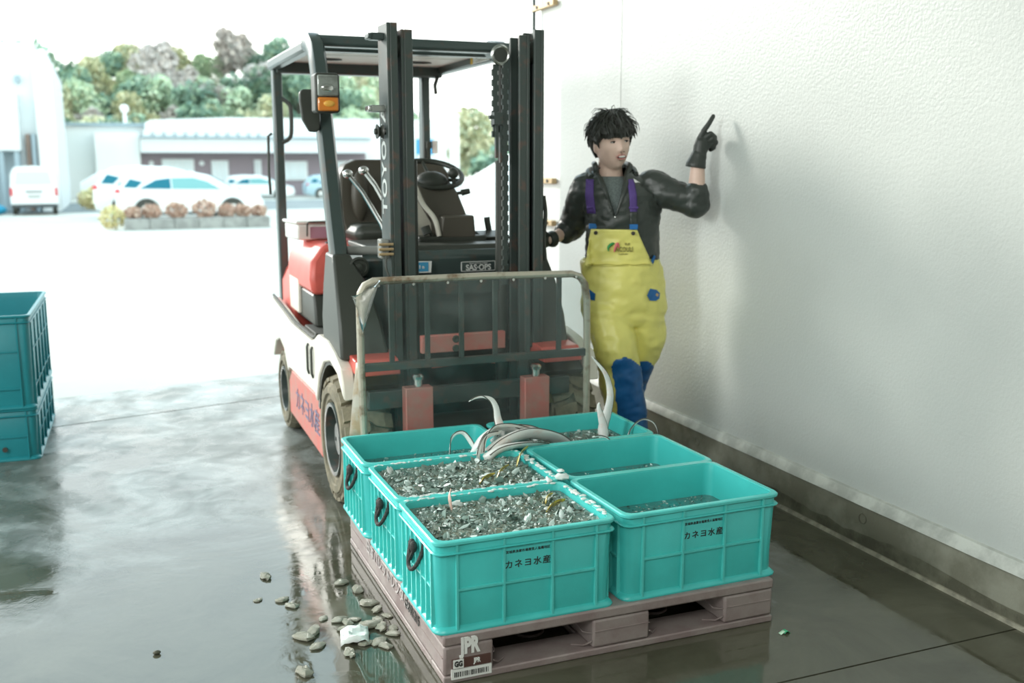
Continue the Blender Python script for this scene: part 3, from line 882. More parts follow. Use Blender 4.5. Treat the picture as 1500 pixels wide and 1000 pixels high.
# ---------------------------------------------------------------- ice and water in the crates
M_ice = island_mat('ice_chips', [(0, (.12, .18, .15)), (.45, (.2, .285, .25)), (.7, (.34, .44, .4)), (.86, (.66, .77, .73)), (1, (.9, .95, .93))], .07, 0)
M_lump = mat('clear_ice_lump', (.78, .85, .82), .15, bump=.4, bscale=50)
M_water = mat('murky_ice_water', (.13, .20, .175), .04, col2=(.21, .225, .165), vscale=14, bump=.9, bscale=110)
M_water2 = mat('teal_tinted_water', (.045, .26, .245), .05, col2=(.08, .2, .185), vscale=10, bump=.6, bscale=55)
M_water3 = mat('grey_fish_water', (.1, .12, .1), .07, col2=(.2, .2, .17), vscale=18, bump=.8, bscale=70)
def chips(bm, n, hx, hy, z, size, lift, rnd, tilt=.6):
    for _ in range(n):
        x, y = rnd.uniform(-hx, hx), rnd.uniform(-hy, hy)
        L = size * rnd.uniform(.5, 1.6)
        W = L * rnd.uniform(.3, .75)
        a = rnd.uniform(0, 2 * PI)
        R = Euler((rnd.gauss(0, tilt), rnd.gauss(0, tilt), a)).to_matrix()
        zz = z + rnd.uniform(-.9, .75) * lift
        T = W * .5
        # little bent lens of ice: ridge and two wings
        p = [(-L, 0, 0), (-L * .3, W, -T), (L * .5, W * .8, -T), (L, 0, 0), (L * .4, -W, -T), (-L * .4, -W * .8, -T), (0, 0, T)]
        v = [bm.verts.new(Vector((x, y, zz)) + R @ Vector(q)) for q in p]
        for k in range(6):
            bm.faces.new((v[k], v[(k + 1) % 6], v[6]))
        bm.faces.new(v[:6][::-1])
fills = [((0, 0), .250, M_water, 2300, .0060, .004, 'brimming grey ice water with small fish parts in the near left crate'),
         ((0, 1), .254, M_water, 2300, .0060, .006, 'heaped crushed ice and water in the middle left crate'),
         ((1, 0), .160, M_water2, 260, .006, .002, 'clear greenish water low in the near right crate'),
         ((1, 1), .165, M_water2, 240, .006, .002, 'clear greenish water low in the middle right crate'),
         ((0, 2), .180, M_water2, 220, .007, .003, 'dull water low in the far left crate'),
         ((1, 2), .205, M_water3, 900, .008, .006, 'grey ice water in the far right crate around the fish tails')]
for (c, r), z, m, n, sz, lift, lb in fills:
    rnd = random.Random(c * 7 + r)
    hx, hy = HX - .031 + z * .028, HY - .031 + z * .028
    t = thing('ice_water', lb, 'ice water', (cols[c][0] + (0, .004, -.004)[r], rowsY[r] + (.012 if (c, r) == (1, 0) else 0), ZP), math.radians((1.1, .6, .2)[r] if c else (0, .5, -.3)[r]), kind='stuff')
    full = n > 1000
    obj('water', MB().rings([rrect(hx, hy, .02, z - .006), rrect(hx, hy, .02, z)]), m, t, smooth=None, kind='stuff')
    s = MB()
    chips(s.bm, n, hx - .006, hy - .006, z, sz, lift, rnd, .45)
    sl = MB()
    if full:      # a few bigger glassy lumps and slush spilling onto the rim
        chips(s.bm, 160, hx - .01, hy - .01, z + .004, .014, .008, rnd)
        for sg in (-1, 1):
            for _ in range(40):
                u = rnd.uniform(-1, 1)
                bm = s.bm
                x, y = u * hx, sg * (hy + rnd.uniform(.004, .018))
                if (c, r, sg) == (0, 0, -1): continue
                q = rnd.uniform(.002, .008)
                sl.ell((x, y, .268 + .004), (q * 1.6, q * .8, q * .5), Euler((0, 0, rnd.uniform(-.5, .5))), 6, 4)
            for _ in range(34):
                if sg < 0: continue
                q = rnd.uniform(.003, .009)
                sl.ell((hx + rnd.uniform(.004, .022), rnd.uniform(-1, 1) * hy, .268 + .004), (q, q * 1.3, q * .5), Euler((0, 0, rnd.uniform(0, 3))), 6, 4)
    obj('crushed_ice', s, M_ice, t, smooth=100, kind='stuff')
    if full: obj('rim_slush', sl, M_lump, t, smooth=30, kind='stuff')
    else: sl.bm.free()
for i, (x, y, z, q, lb) in enumerate(((1.352, 2.955, .424, .017, 'large clear ice lump at the corner where the near crates meet'), (1.30, 2.947, .424, .012, 'white ice lump on the rim between the two left crates'), (1.376, 3.02, .424, .011, 'small ice lump on the rim between left and right rows'))):
    s = MB().ell((x, y, z), (q * 1.5, q, q * .62), Euler((.2, .1, i)), 9, 6)
    for v in s.bm.verts: v.co += Vector((noise.noise(v.co * 60), noise.noise(v.co * 60 + Vector((9, 0, 0))), noise.noise(v.co * 60 + Vector((0, 9, 0))))) * .006
    tag(obj('ice_lump', s, M_lump, smooth=30), lb, 'ice')

# yellow fins breaking the surface
def fin_tail(loc, ln, rz, label, m=M_yfin, tilt=.35):
    t = thing('fish_tail', label, 'fish', loc, rz)
    up = lambda s: (0, -.5, 1)
    o = obj('fin', MB().ribbon(catmull([(0, 0, 0), (ln * .35, .004, ln * tilt * .7), (ln * .7, .002, ln * tilt), (ln, -.006, ln * tilt * 1.25)], 4), lambda s: ln * (.04 + .115 * math.sin(PI * min(1, s * .95 + .03))), .0022, up, 8), m, t)
    obj('fin_ray', MB().tube([(ln * .1, 0, .003), (ln * .5, .002, ln * tilt * .85 + .002), (ln * .95, -.004, ln * tilt * 1.2)], .0016, 5), M_fin, t)
    return t
fz = ZP + .258
fin_tail((1.285, 3.19, fz), .10, .85, 'tall yellow fish fin at the right end of the middle left crate')
fin_tail((1.165, 3.075, fz - .002), .075, .7, 'yellow fish fin near the centre front of the middle left crate')
fin_tail((1.1, 3.06, fz - .004), .06, .3, 'dull yellow fish fin low in the ice left of the centre fin')
fin_tail((1.20, 2.735, fz - .004), .085, .5, 'dark yellow fish fin at the right of the near left crate', tilt=.15)
fin_tail((1.225, 2.80, fz - .004), .06, .9, 'small yellow fin behind the dark one in the near left crate', tilt=.2)
fin_tail((.938, 2.86, fz - .012), .042, 1.45, 'thin pink fish tail standing up in the near left crate', mat('pink_fin', (.6, .4, .33), .35), tilt=1.1)

# ---------------------------------------------------------------- ribbon fish draped over the crates
def ribbon_fish(label, path, w0, w1, t0, up, whip=None):
    t = thing('ribbon_fish', label, 'fish', path[len(path) // 2], local=False)
    pts = catmull(path, 7)
    pr = lambda s: w0 + (w1 - w0) * s
    body = obj('body', MB().ribbon(pts, lambda s: max(.0012, pr(s) * min(1, .35 + s * 6)), lambda s: max(.001, t0 * (1 - s * .85)), up, 14), M_fish, t, smooth=60)
    fp = []
    n = len(pts)
    for i in range(2, n - 2):
        d = (pts[i + 1] - pts[i - 1]).normalized()
        u = Vector(up(i / (n - 1)) if callable(up) else up); u = (u - d * u.dot(d)).normalized()
        fp.append(pts[i] + u * (pr(i / (n - 1)) * .97))
    obj('dorsal_fin', MB().tube(fp, .0022, 5), M_fin, t)
    return t
Y = 3.40
ribbon_fish('thick silver ribbon fish arched over the rim towards the right row', [(1.23, 3.375, .385), (1.29, 3.385, .425), (1.37, 3.40, .448), (1.45, 3.42, .444), (1.54, 3.43, .415), (1.61, 3.44, .366)], .041, .034, .022, (0, -.7, .7))
ribbon_fish('pale silver ribbon fish lying lowest at the front of the heap', [(1.215, 3.325, .395), (1.27, 3.335, .421), (1.34, 3.345, .428), (1.42, 3.36, .420), (1.49, 3.39, .40)], .030, .026, .018, (0, -.8, .5))
ribbon_fish('pinkish ribbon fish at the back of the heap with a flat broad side', [(1.205, 3.41, .395), (1.24, 3.42, .445), (1.31, 3.44, .465), (1.38, 3.45, .445), (1.43, 3.47, .395)], .044, .040, .016, (0, -.75, .6))
ribbon_fish('slim ribbon fish bent down at the left front of the heap', [(1.192, 3.33, .39), (1.205, 3.345, .432), (1.24, 3.365, .468), (1.30, 3.385, .472)], .017, .014, .009, (-.5, -.6, .5))
ribbon_fish('grey ribbon fish across the back of the heap towards the far right crate', [(1.30, 3.47, .41), (1.37, 3.48, .45), (1.46, 3.49, .44), (1.55, 3.50, .39)], .030, .024, .016, (0, -.6, .7))
ribbon_fish('narrow ribbon fish looped over the top of the heap', [(1.215, 3.345, .40), (1.23, 3.36, .455), (1.275, 3.39, .490), (1.33, 3.40, .492), (1.39, 3.42, .474), (1.45, 3.44, .450)], .013, .010, .007, (0, -.6, .8))
ribbon_fish('ribbon fish with a long thin tail curling up against the shield', [(1.33, 3.44, .44), (1.318, 3.44, .48), (1.308, 3.44, .515), (1.302, 3.44, .552), (1.285, 3.44, .583), (1.252, 3.44, .598), (1.222, 3.44, .596), (1.197, 3.44, .585)], .021, .0014, .012, (-1, -.2, .3))
ribbon_fish('thin dark ribbon tail looping down into the far left crate', [(1.22, 3.44, .40), (1.195, 3.44, .445), (1.172, 3.44, .47), (1.145, 3.44, .468), (1.13, 3.45, .44), (1.128, 3.46, .38), (1.128, 3.46, .322)], .011, .002, .006, (0, -.4, .8))
ribbon_fish('ribbon fish standing upright in the far right crate, tail bent left', [(1.795, 3.55, .35), (1.80, 3.545, .41), (1.815, 3.54, .47), (1.82, 3.53, .53), (1.812, 3.53, .585), (1.79, 3.52, .63), (1.758, 3.52, .67), (1.732, 3.52, .70)], .024, .002, .013, (1, -.1, .1))
ribbon_fish('short pointed fish head leaning beside the upright ribbon fish', [(1.79, 3.515, .36), (1.785, 3.515, .41), (1.772, 3.515, .46), (1.762, 3.515, .497), (1.765, 3.515, .515)], .022, .003, .014, (1, -.1, .2))
ribbon_fish('thin tail arching out of the far right crate over its corner', [(1.885, 3.50, .35), (1.895, 3.50, .39), (1.92, 3.49, .425), (1.955, 3.49, .435), (1.99, 3.48, .42), (2.005, 3.47, .385), (2.006, 3.47, .36)], .006, .0018, .004, (0, -.5, .8))
ribbon_fish('short thin tail tip hanging over the rim of the middle right crate', [(1.66, 3.36, .425), (1.69, 3.35, .428), (1.715, 3.335, .418), (1.725, 3.328, .395)], .005, .0015, .003, (0, -.5, .8))

# ---------------------------------------------------------------- litter on the wet floor
M_fice = mat('dirty_floor_ice', (.42, .42, .35), .18, col2=(.28, .27, .2), vscale=30, bump=.5, bscale=60)
spots = [(.689, 3.343, .02, .9), (.731, 3.265, .024, .5), (.737, 3.144, .028, .6), (.754, 3.093, .02, .5), (.772, 3.034, .018, .3), (.62, 3.06, .022, .5), (.642, 3.029, .02, .5), (.665, 3.045, .018, .4),
         (.53, 3.011, .025, .6), (.492, 2.977, .03, .5), (.52, 2.905, .022, .5), (.456, 2.755, .025, .6), (.70, 2.985, .03, .6), (.732, 2.965, .024, .5), (.755, 2.90, .02, .5), (.70, 2.865, .024, .4), (.715, 2.83, .02, .4),
         (.66, 2.87, .02, .5), (.60, 2.83, .022, .4), (.665, 2.93, .02, .6), (.575, 3.09, .016, .5), (.50, 3.22, .02, .5), (.475, 3.28, .02, .5), (.45, 3.50, .022, .6), (.62, 2.99, .018, .5), (.765, 2.94, .018, .4), (.74, 3.02, .016, .5), (.40, 3.31, .014, .4)]
where = ['beside the pallet', 'by the paper scrap', 'in the puddle']
proto_me = []
for i in range(5):
    s = MB()
    rr = random.Random(60 + i)
    s.ell((0, 0, .25), (1.3, .8, .42), None, 9, 6)
    if i % 2: s.ell((.7, .3, .25), (.8, .6, .4), None, 8, 5)
    for v in s.bm.verts:
        v.co += Vector((noise.noise(v.co * 1.7 + Vector((i, 0, 0))), noise.noise(v.co * 1.7 + Vector((0, i, 4))), .5 * noise.noise(v.co * 2 + Vector((4, 0, i))))) * .4
        v.co.z = max(v.co.z, 0)
    me = s.mesh('ice_chunk', 40)
    me.materials.append(M_fice)
    proto_me.append(me)
for i, (x, y, q, f) in enumerate(spots):
    o = bpy.data.objects.new('ice_chunk', proto_me[i % 5])
    COL.objects.link(o)
    o.location = (x, y, 0); o.scale = (q, q, q * (f + .35)); o.rotation_euler.z = i * 1.3
    k_ = 0 if x > .68 else 1 if abs(x - .62) < .07 and y < 2.98 else 2
    cnt = sum(1 for (a, b_, c_, d_) in spots if (0 if a > .68 else 1 if abs(a - .62) < .07 and b_ < 2.98 else 2) == k_ and (b_, a) < (y, x))
    tag(o, 'dirty ice lump ' + ('beside the long pallet side, ', 'next to the crumpled paper scrap, ', 'out in the open puddle, ')[k_] + ('nearest' if cnt == 0 else ('', 'second', 'third', 'fourth', 'fifth', 'sixth', 'seventh', 'eighth', 'ninth', 'tenth', 'eleventh', 'twelfth', 'thirteenth', 'fourteenth', 'fifteenth', 'sixteenth')[cnt] + ' nearest') + ' to the camera', 'ice', 'melting ice lumps on the floor')
s = MB().grid(lambda u, v: (.585 + .085 * u + .02 * v, 2.875 + .10 * v - .012 * u, .004 + .03 * abs(noise.noise(Vector((u * 3.1, v * 3.3, 2)))) + .028 * (u * (1 - u)) + .02 * v * (1 - v)), 7, 8)
tag(obj('paper_scrap', s, mat('crumpled_white_paper', (.82, .85, .82), .6), smooth=10, solid=.001), 'crumpled white paper scrap lying among the ice lumps', 'paper')
s = MB().grid(lambda u, v: (1.885 + .03 * u, 2.45 + .018 * v + .004 * u, .003 + .006 * math.sin(u * 5)), 5, 2)
tape = thing('tape_scrap', 'small scrap of green tape on the floor at the right of the pallet', 'tape', (1.9, 2.46, 0), local=False)
obj('green_end', s, mat('green_tape', (.05, .5, .24), .4), tape, solid=.001)
obj('pale_end', MB().grid(lambda u, v: (1.872 + .016 * u, 2.452 + .014 * v, .002 + .008 * u), 3, 2), mat('pale_green_tape', (.55, .8, .6), .4), tape, solid=.001, label='pale green end')
o = obj('pebble', MB().ell((.066, 3.036, .006), (.012, .008, .007), None, 8, 5), M_kerbwet)
tag(o, 'small brown pebble on the bright wet floor', 'pebble')
# ---------------------------------------------------------------- forklift (faces the camera; centre line x = 1.42)
XC = 1.42
mx = lambda x: 2 * XC - x
fk = thing('forklift', 'red and dark grey forklift with clear shield standing behind the crates', 'forklift', (XC, 4.75, 0), local=False)
def P(name, shape, m, par=None, **k):
    return obj(name, shape, m, par or fk, **k)

# wheels ---------------------------------------------------------
def lug_mesh(r, w, sgn):
    s = MB()
    # curved shoulder lug from the side wall to the middle of the tread
    a = PI / 20 * .80
    rings = []
    for t in (0, .35, .7, 1):
        xx = sgn * (w * .5 * (1 - t * 1.02))
        sh = .10 * t * t
        rr = r + .016 - (.012 if t == 0 else 0)
        wid = a * (1.0 if t < .8 else .62)
        rings.append([(xx, rr0 * math.sin(sh + k), rr0 * math.cos(sh + k)) for rr0, k in ((r - .012, -wid), (rr, -wid * .88), (rr, wid * .88), (r - .012, wid))])
    s.rings(rings)
    return s.mesh('tread_lug')
def fork_wheel(x, y, r, w, out, name='wheel'):
    z = r + .014
    core = MB().lathe([(r * .60, -w / 2 + .012), (r * .66, -w / 2), (r * .90, -w / 2 - .002), (r - .006, -w / 2 + .02), (r - .002, 0), (r - .006, w / 2 - .02), (r * .90, w / 2 + .002), (r * .66, w / 2), (r * .60, w / 2 - .012)], (x, y, z), 'x', 40, closed=True)
    t = P(name, core, M_tyre)
    s = -1 if out < 0 else 1
    e = x + s * w / 2
    obj('side_wall_ring', MB().lathe([(r * .74, s * .002), (r * .76, s * .009), (r * .87, s * .008), (r * .89, s * .001)], (e, y, z), 'x', 40, cap=False), M_tyre, t)
    rim = MB().lathe([(r * .61, s * -.004), (r * .60, s * .006), (r * .54, s * .004), (r * .50, s * -.05), (r * .30, s * -.055), (r * .26, s * -.02), (r * .12, s * -.016), (.01, s * -.012)], (e, y, z), 'x', 30, cap=False)
    obj('rim', rim, M_rust, t)
    for k in range(6):
        a = k * PI / 3 + .3
        obj('wheel_nut', MB().cyl((e - s * .056, y + r * .40 * math.sin(a), z + r * .40 * math.cos(a)), (e - s * .03, y + r * .40 * math.sin(a), z + r * .40 * math.cos(a)), .011, n=6), M_steel, t)
    n = 20
    for sg in (-1, 1):
        me = lug_mesh(r, w, sg)
        me.materials.append(M_tyre)
        for k in range(n):
            o = bpy.data.objects.new('tread_lug', me)
            COL.objects.link(o)
            o.parent = t
            o.matrix_parent_inverse = Matrix.Identity(4)
            o.location = (x, y, z)
            o.rotation_euler.x = 2 * PI * (k + (.5 if sg > 0 else 0)) / n
    return t
fork_wheel(.955, 4.225, .262, .20, -1, 'front_wheel')
fork_wheel(mx(.955), 4.225, .262, .20, 1, 'front_wheel')
fork_wheel(.945, 5.56, .205, .15, -1, 'rear_wheel')
fork_wheel(mx(.945), 5.56, .205, .15, 1, 'rear_wheel')

# chassis -------------------------------------------------------
sk = P('side_skirt', MB().prism([(4.56, .385), (5.28, .375), (5.36, .31), (5.36, .135), (4.50, .115), (4.50, .30)], 'x', .862, .90), M_red2, label='pinkish red side skirt', bev=.006)
text('lettering', 'カネヨ水産', .125, mat('faded_blue_print', (.16, .15, .24), .6), sk, (.8605, 4.86, .25), (0, -1, 0), (0, 0, 1), off=.001, ext=.0008)
P('side_skirt', MB().prism([(4.56, .385), (5.28, .375), (5.36, .31), (5.36, .135), (4.50, .115), (4.50, .30)], 'x', mx(.90), mx(.862)), M_red2, bev=.006)
def fender(xa, xb, ya, r, n=10):
    return [(ya + r * math.cos(PI * i / n), .285 + r * math.sin(PI * i / n)) for i in range(n + 1)]
# cream side body with front wheel arch, stepped sill and rear arch
side = [(4.58, .40)] + [(4.225 + .335 * math.cos(a), .285 + .33 * math.sin(a)) for a in [math.radians(d) for d in (15, 40, 65, 90, 115, 140)]]
side += [(3.985, .56), (4.02, .62), (4.16, .665), (4.30, .69), (4.48, .69), (4.57, .655), (4.66, .632), (5.2, .632), (5.5, .66), (5.84, .69), (5.90, .66), (5.90, .40)]
side += [(5.56 + .275 * math.cos(a), .225 + .275 * math.sin(a)) for a in [math.radians(d) for d in (30, 60, 90, 120, 150)]]
side += [(5.28, .39)]
for xa, xb in ((.850, .905), (mx(.905), mx(.850))):
    P('side_body', MB().prism(side, 'x', xa, xb), M_cream, bev=.008, label='cream painted side body')
    inner = xb if xa < XC else xa
for s in (0, 1):
    f = (lambda x: x) if s == 0 else (lambda x: mx(x) - .05)
    xs = sorted((f(.86), f(1.09)))
    P('front_fender', MB().rings([[(x, 4.225 + (.31 + d) * math.cos(a), .285 + (.31 + d) * math.sin(a)) for x in (xs[0], xs[1]) for d in ((0, .03) if x == xs[0] else (.03, 0))] for a in [math.radians(v) for v in range(10, 136, 10)]]), M_black)
    P('fender_top', MB().prism([(3.93, .60), (3.97, .66), (4.18, .675), (4.24, .64), (4.1, .615), (4.0, .60)], 'x', *sorted((f(.90), f(1.08)))), M_red, bev=.006, label='red fender top')
    P('step_plate', MB().box(*sorted((f(.905), f(1.10))), 4.55, 5.1, .585, .640), M_rubber, bev=.006)
    P('step_tread', MB().box(*sorted((f(.862), f(.905))), 4.52, 4.74, .395, .41), M_steel)
P('sill_edge', MB().tube([(.872, 4.60, .668), (.872, 4.68, .643), (.872, 5.15, .643), (.872, 5.5, .672), (.872, 5.86, .70)], .008, 8), M_rubber)
P('step_handle', MB().tube([(.848, 4.60, .47), (.842, 4.60, .49), (.842, 4.60, .60), (.848, 4.60, .615)], .006, 6).tube([(.848, 4.70, .47), (.842, 4.70, .49), (.842, 4.70, .60), (.848, 4.70, .615)], .006, 6), M_black, kind='stuff')
P('chassis', MB().box(1.08, mx(1.08), 4.30, 5.75, .13, .62), M_black, bev=.01)
P('counterweight', MB().rings([[(x, y, z) for x, y, z in ((.93 + a, 5.50 + b, h), (1.91 - a, 5.50 + b, h), (1.91 - a, 6.02 - c, h), (1.70 - a, 6.10 - c, h), (1.14 + a, 6.10 - c, h), (.93 + a, 6.02 - c, h))] for a, b, c, h in ((.03, .06, .05, .26), (0, 0, 0, .36), (0, 0, 0, .78), (.03, .02, .04, .86))]), M_red, bev=.012)
P('axle', MB().cyl((1.0, 4.225, .276), (mx(1.0), 4.225, .276), .07), M_black)
P('axle', MB().cyl((1.0, 5.56, .22), (mx(1.0), 5.56, .22), .05), M_black)

# battery case, hood, seat ----------------------------------------
P('battery_case', MB().prism([(4.98, .64), (5.03, .80), (5.60, .80), (5.60, .64)], 'x', .94, mx(.94)), M_black, bev=.012)
P('battery_side', MB().box(.925, .945, 5.36, 5.62, .66, .86), M_cream, bev=.006)
hood = P('hood', MB().rings([[(XC - w, y0, z), (XC + w, y0, z), (XC + w, y1, z), (XC - w, y1, z)] for w, y0, y1, z in ((.49, 4.98, 5.62, .80), (.50, 4.98, 5.64, .88), (.49, 5.00, 5.63, .96), (.42, 5.03, 5.58, 1.045))]), M_red, bev=.022, label='orange red battery hood')
obj('hood_latch', MB().box(1.02, 1.10, 5.06, 5.09, 1.04, 1.052), M_black, hood)
seat = P('seat', MB().box(1.14, 1.66, 4.93, 5.30, 1.05, 1.14), M_black, bev=.04)
obj('seat_back', MB().rings([[(XC + x * w, y0 + d * (1 - abs(x) ** 2 * .35) * 0 + (-.03 if abs(x) > .8 else 0) , z) for x in (-1, -.85, -.5, 0, .5, .85, 1)] + [(XC + x * w, y0 + .10, z) for x in (1, .5, 0, -.5, -1)]
     for w, y0, d, z in ((.27, 5.16, .0, 1.08), (.30, 5.17, 0, 1.14), (.305, 5.20, 0, 1.25), (.29, 5.23, 0, 1.38), (.26, 5.25, 0, 1.43), (.20, 5.27, 0, 1.455))]), mat('brown_black_vinyl', (.075, .066, .05), .42), seat, smooth=60, bev=.012)
for x in (1.22, 1.62):
    obj('seat_bolster', MB().ell((x, 5.165, 1.27), (.045, .03, .13)), MATS['brown_black_vinyl'], seat)
# things carried on the hood
t = thing('storage_box', 'white plastic box with a wire handle on the red hood behind the seat', 'box', (.985, 5.42, 1.047), .1)
obj('body', MB().box(-.075, .11, -.12, .13, 0, .082), mat('off_white_plastic', (.78, .77, .72), .5), t, bev=.01)
obj('lid', MB().box(-.085, .12, -.13, .14, .082, .098), MATS['off_white_plastic'], t, bev=.006)
obj('handle', MB().tube([(-.03, -.132, .02), (-.03, -.14, .085), (-.02, -.14, .092), (.09, -.14, .092)], .004, 6), M_black, t)
obj('pink_panel', MB().box(-.01, .105, -.126, -.118, .008, .066), mat('mauve_label', (.45, .25, .32), .5), t)
t = thing('toolbox', 'small dark red box on the hood between the white box and the seat', 'box', (1.17, 5.54, 1.047))
obj('body', MB().box(-.05, .1, -.06, .02, 0, .07), mat('dark_red_plastic', (.42, .03, .05), .5), t, bev=.006)
obj('lid', MB().box(-.052, .102, -.062, .022, .07, .085), MATS['dark_red_plastic'], t, bev=.004)

# cowl and dash ----------------------------------------------------
P('front_cowl', MB().prism([(4.40, .62), (4.33, 1.03), (4.36, 1.055), (4.60, 1.055), (4.60, .62)], 'x', 1.03, mx(1.03)), M_dark, bev=.01)
fpz = lambda z: 4.40 - (z - .62) * (.07 / .41) - .004
bp_ = P('badge_plate', MB().prism([(1.478, .962), (1.636, .962), (1.636, 1.002), (1.478, 1.002)], 'y', fpz(.982) - .004, fpz(.982) + .006), M_dark, label='dark badge with white lettering')
bd = MB()
for a, b, c, d in ((1.476, 1.638, .960, .9625), (1.476, 1.638, 1.0015, 1.004), (1.476, 1.4785, .960, 1.004), (1.6355, 1.638, .960, 1.004)):
    bd.box(a, b, fpz(.982) - .0055, fpz(.982) + .003, c, d)
obj('badge_border', bd, M_white, bp_, kind='stuff')
text('lettering', 'SAS·OPS', .036, M_white, bp_, (1.557, fpz(.982) - .0055, .976), FR, FU, off=.0011, sx=.92)
text('lettering', 'System of Active Stability', .0085, M_white, bp_, (1.557, fpz(.982) - .0055, .996), FR, FU)
st = P('sticker', MB().prism([(1.22, .962), (1.334, .962), (1.338, 1.012), (1.22, 1.016)], 'y', fpz(.99) - .004, fpz(.99) + .006), M_white)
obj('blue_field', MB().box(1.22, 1.322, fpz(.99) - .0055, fpz(.99) + .003, .968, 1.009), M_blue, st, label='blue printed field')
text('lettering', '11 n', .02, M_white, st, (1.285, fpz(.99) - .0065, .988), FR, FU, off=.001)
P('dash_panel', MB().prism([(4.40, 1.05), (4.42, 1.075), (4.85, 1.075), (4.85, 1.05)], 'x', 1.08, mx(1.06)), M_black, bev=.006)
P('dash_rail', MB().cyl((.93, 4.36, 1.07), (1.12, 4.36, 1.062), .02, n=12), mat('grey_painted_rail', (.3, .31, .29), .35), label='grey rail')
P('column_base', MB().box(1.36, 1.70, 4.60, 4.82, 1.06, 1.10), M_black, bev=.01)
con = P('column_cover', MB().rings([[(1.385 + i, y0, z), (1.58 + j, y0, z), (1.58 + j, y0 + .12, z), (1.385 + i, y0 + .12, z)] for i, j, y0, z in ((.075, .05, 4.66, 1.10), (.06, .045, 4.67, 1.19), (.02, .02, 4.72, 1.29), (.01, -.005, 4.75, 1.345))]), mat('brown_grey_plastic', (.085, .075, .058), .45), bev=.012)
obj('column_box', MB().prism([(1.466, 1.09), (1.645, 1.085), (1.636, 1.195), (1.478, 1.195)], 'y', 4.60, 4.74), MATS['brown_grey_plastic'], con, bev=.01)
obj('column_trim', MB().tube(catmull([(1.37, 4.68, 1.33), (1.40, 4.66, 1.25), (1.445, 4.62, 1.18), (1.46, 4.60, 1.10)], 5), .012, 8), M_cream, con)
P('knee_panel', MB().prism([(1.36, 1.06), (1.46, 1.06), (1.45, 1.16), (1.40, 1.24), (1.36, 1.30)], 'y', 4.70, 4.74), M_cream, label='pale lower column panel')
P('cup_holder', MB().cyl((1.41, 4.62, 1.11), (1.40, 4.63, 1.145), .022).tube([(1.42, 4.62, 1.12), (1.44, 4.62, 1.09), (1.45, 4.62, 1.07)], .008), M_black, kind='stuff')
P('column_dome', MB().ell((1.485, 4.79, 1.345), (.085, .075, .055)), M_black)
def circ(c, r, t, n=28, lo=0, hi=360):
    # ring tilted towards the driver
    e1, e2 = Vector((1, 0, 0)), Vector((0, math.cos(t), math.sin(t)))
    return [Vector(c) + e1 * (r * math.cos(math.radians(lo + (hi - lo) * i / n))) + e2 * (r * math.sin(math.radians(lo + (hi - lo) * i / n))) for i in range(n)]
wh = P('steering_wheel', MB().tube(circ((1.505, 4.87, 1.385), .155, .42), .0135, 10, True), M_black, label='black steering wheel')
for a in (90, 210, 330):
    q = circ((1.505, 4.87, 1.385), .155, .42, 1, a, a + 1)[0]
    obj('spoke', MB().tube([(1.505, 4.87, 1.36), (Vector((1.505, 4.87, 1.36)) + q) / 2, q], .009, 7), M_black, wh)
obj('hub', MB().ell((1.505, 4.87, 1.355), (.04, .035, .025)), M_black, wh)
obj('spinner_knob', MB().cyl((1.585, 4.75, 1.34), (1.582, 4.745, 1.375), .010).ell((1.58, 4.745, 1.39), (.027, .027, .027)), M_black, wh)
P('signal_lever', MB().cyl((1.55, 4.76, 1.285), (1.63, 4.74, 1.298), .008).cyl((1.62, 4.742, 1.296), (1.66, 4.735, 1.305), .016, .013), M_black)
P('parking_lever', MB().tube([(1.76, 4.72, 1.07), (1.755, 4.72, 1.10), (1.745, 4.72, 1.155), (1.742, 4.72, 1.178)], .015, 10), M_black)
P('lever_housing', MB().prism([(4.62, 1.07), (4.60, 1.09), (4.70, 1.115), (4.84, 1.085), (4.84, 1.07)], 'x', 1.67, 1.82), M_black, bev=.008)
for xa, za, xb, zb in ((1.065, 1.385, 1.20, 1.16), (1.14, 1.40, 1.24, 1.22)):
    lv = P('control_lever', MB().tube([(xa, 4.72, za), (xa + (xb - xa) * .45, 4.70, za + (zb - za) * .36), (xb, 4.66, zb), (xb + .03, 4.64, zb - .1)], .011, 10), M_chrome, label='chrome control lever')
    obj('lever_knob', MB().ell((xa - .004, 4.722, za + .004), (.024, .022, .02)), M_chrome, lv)

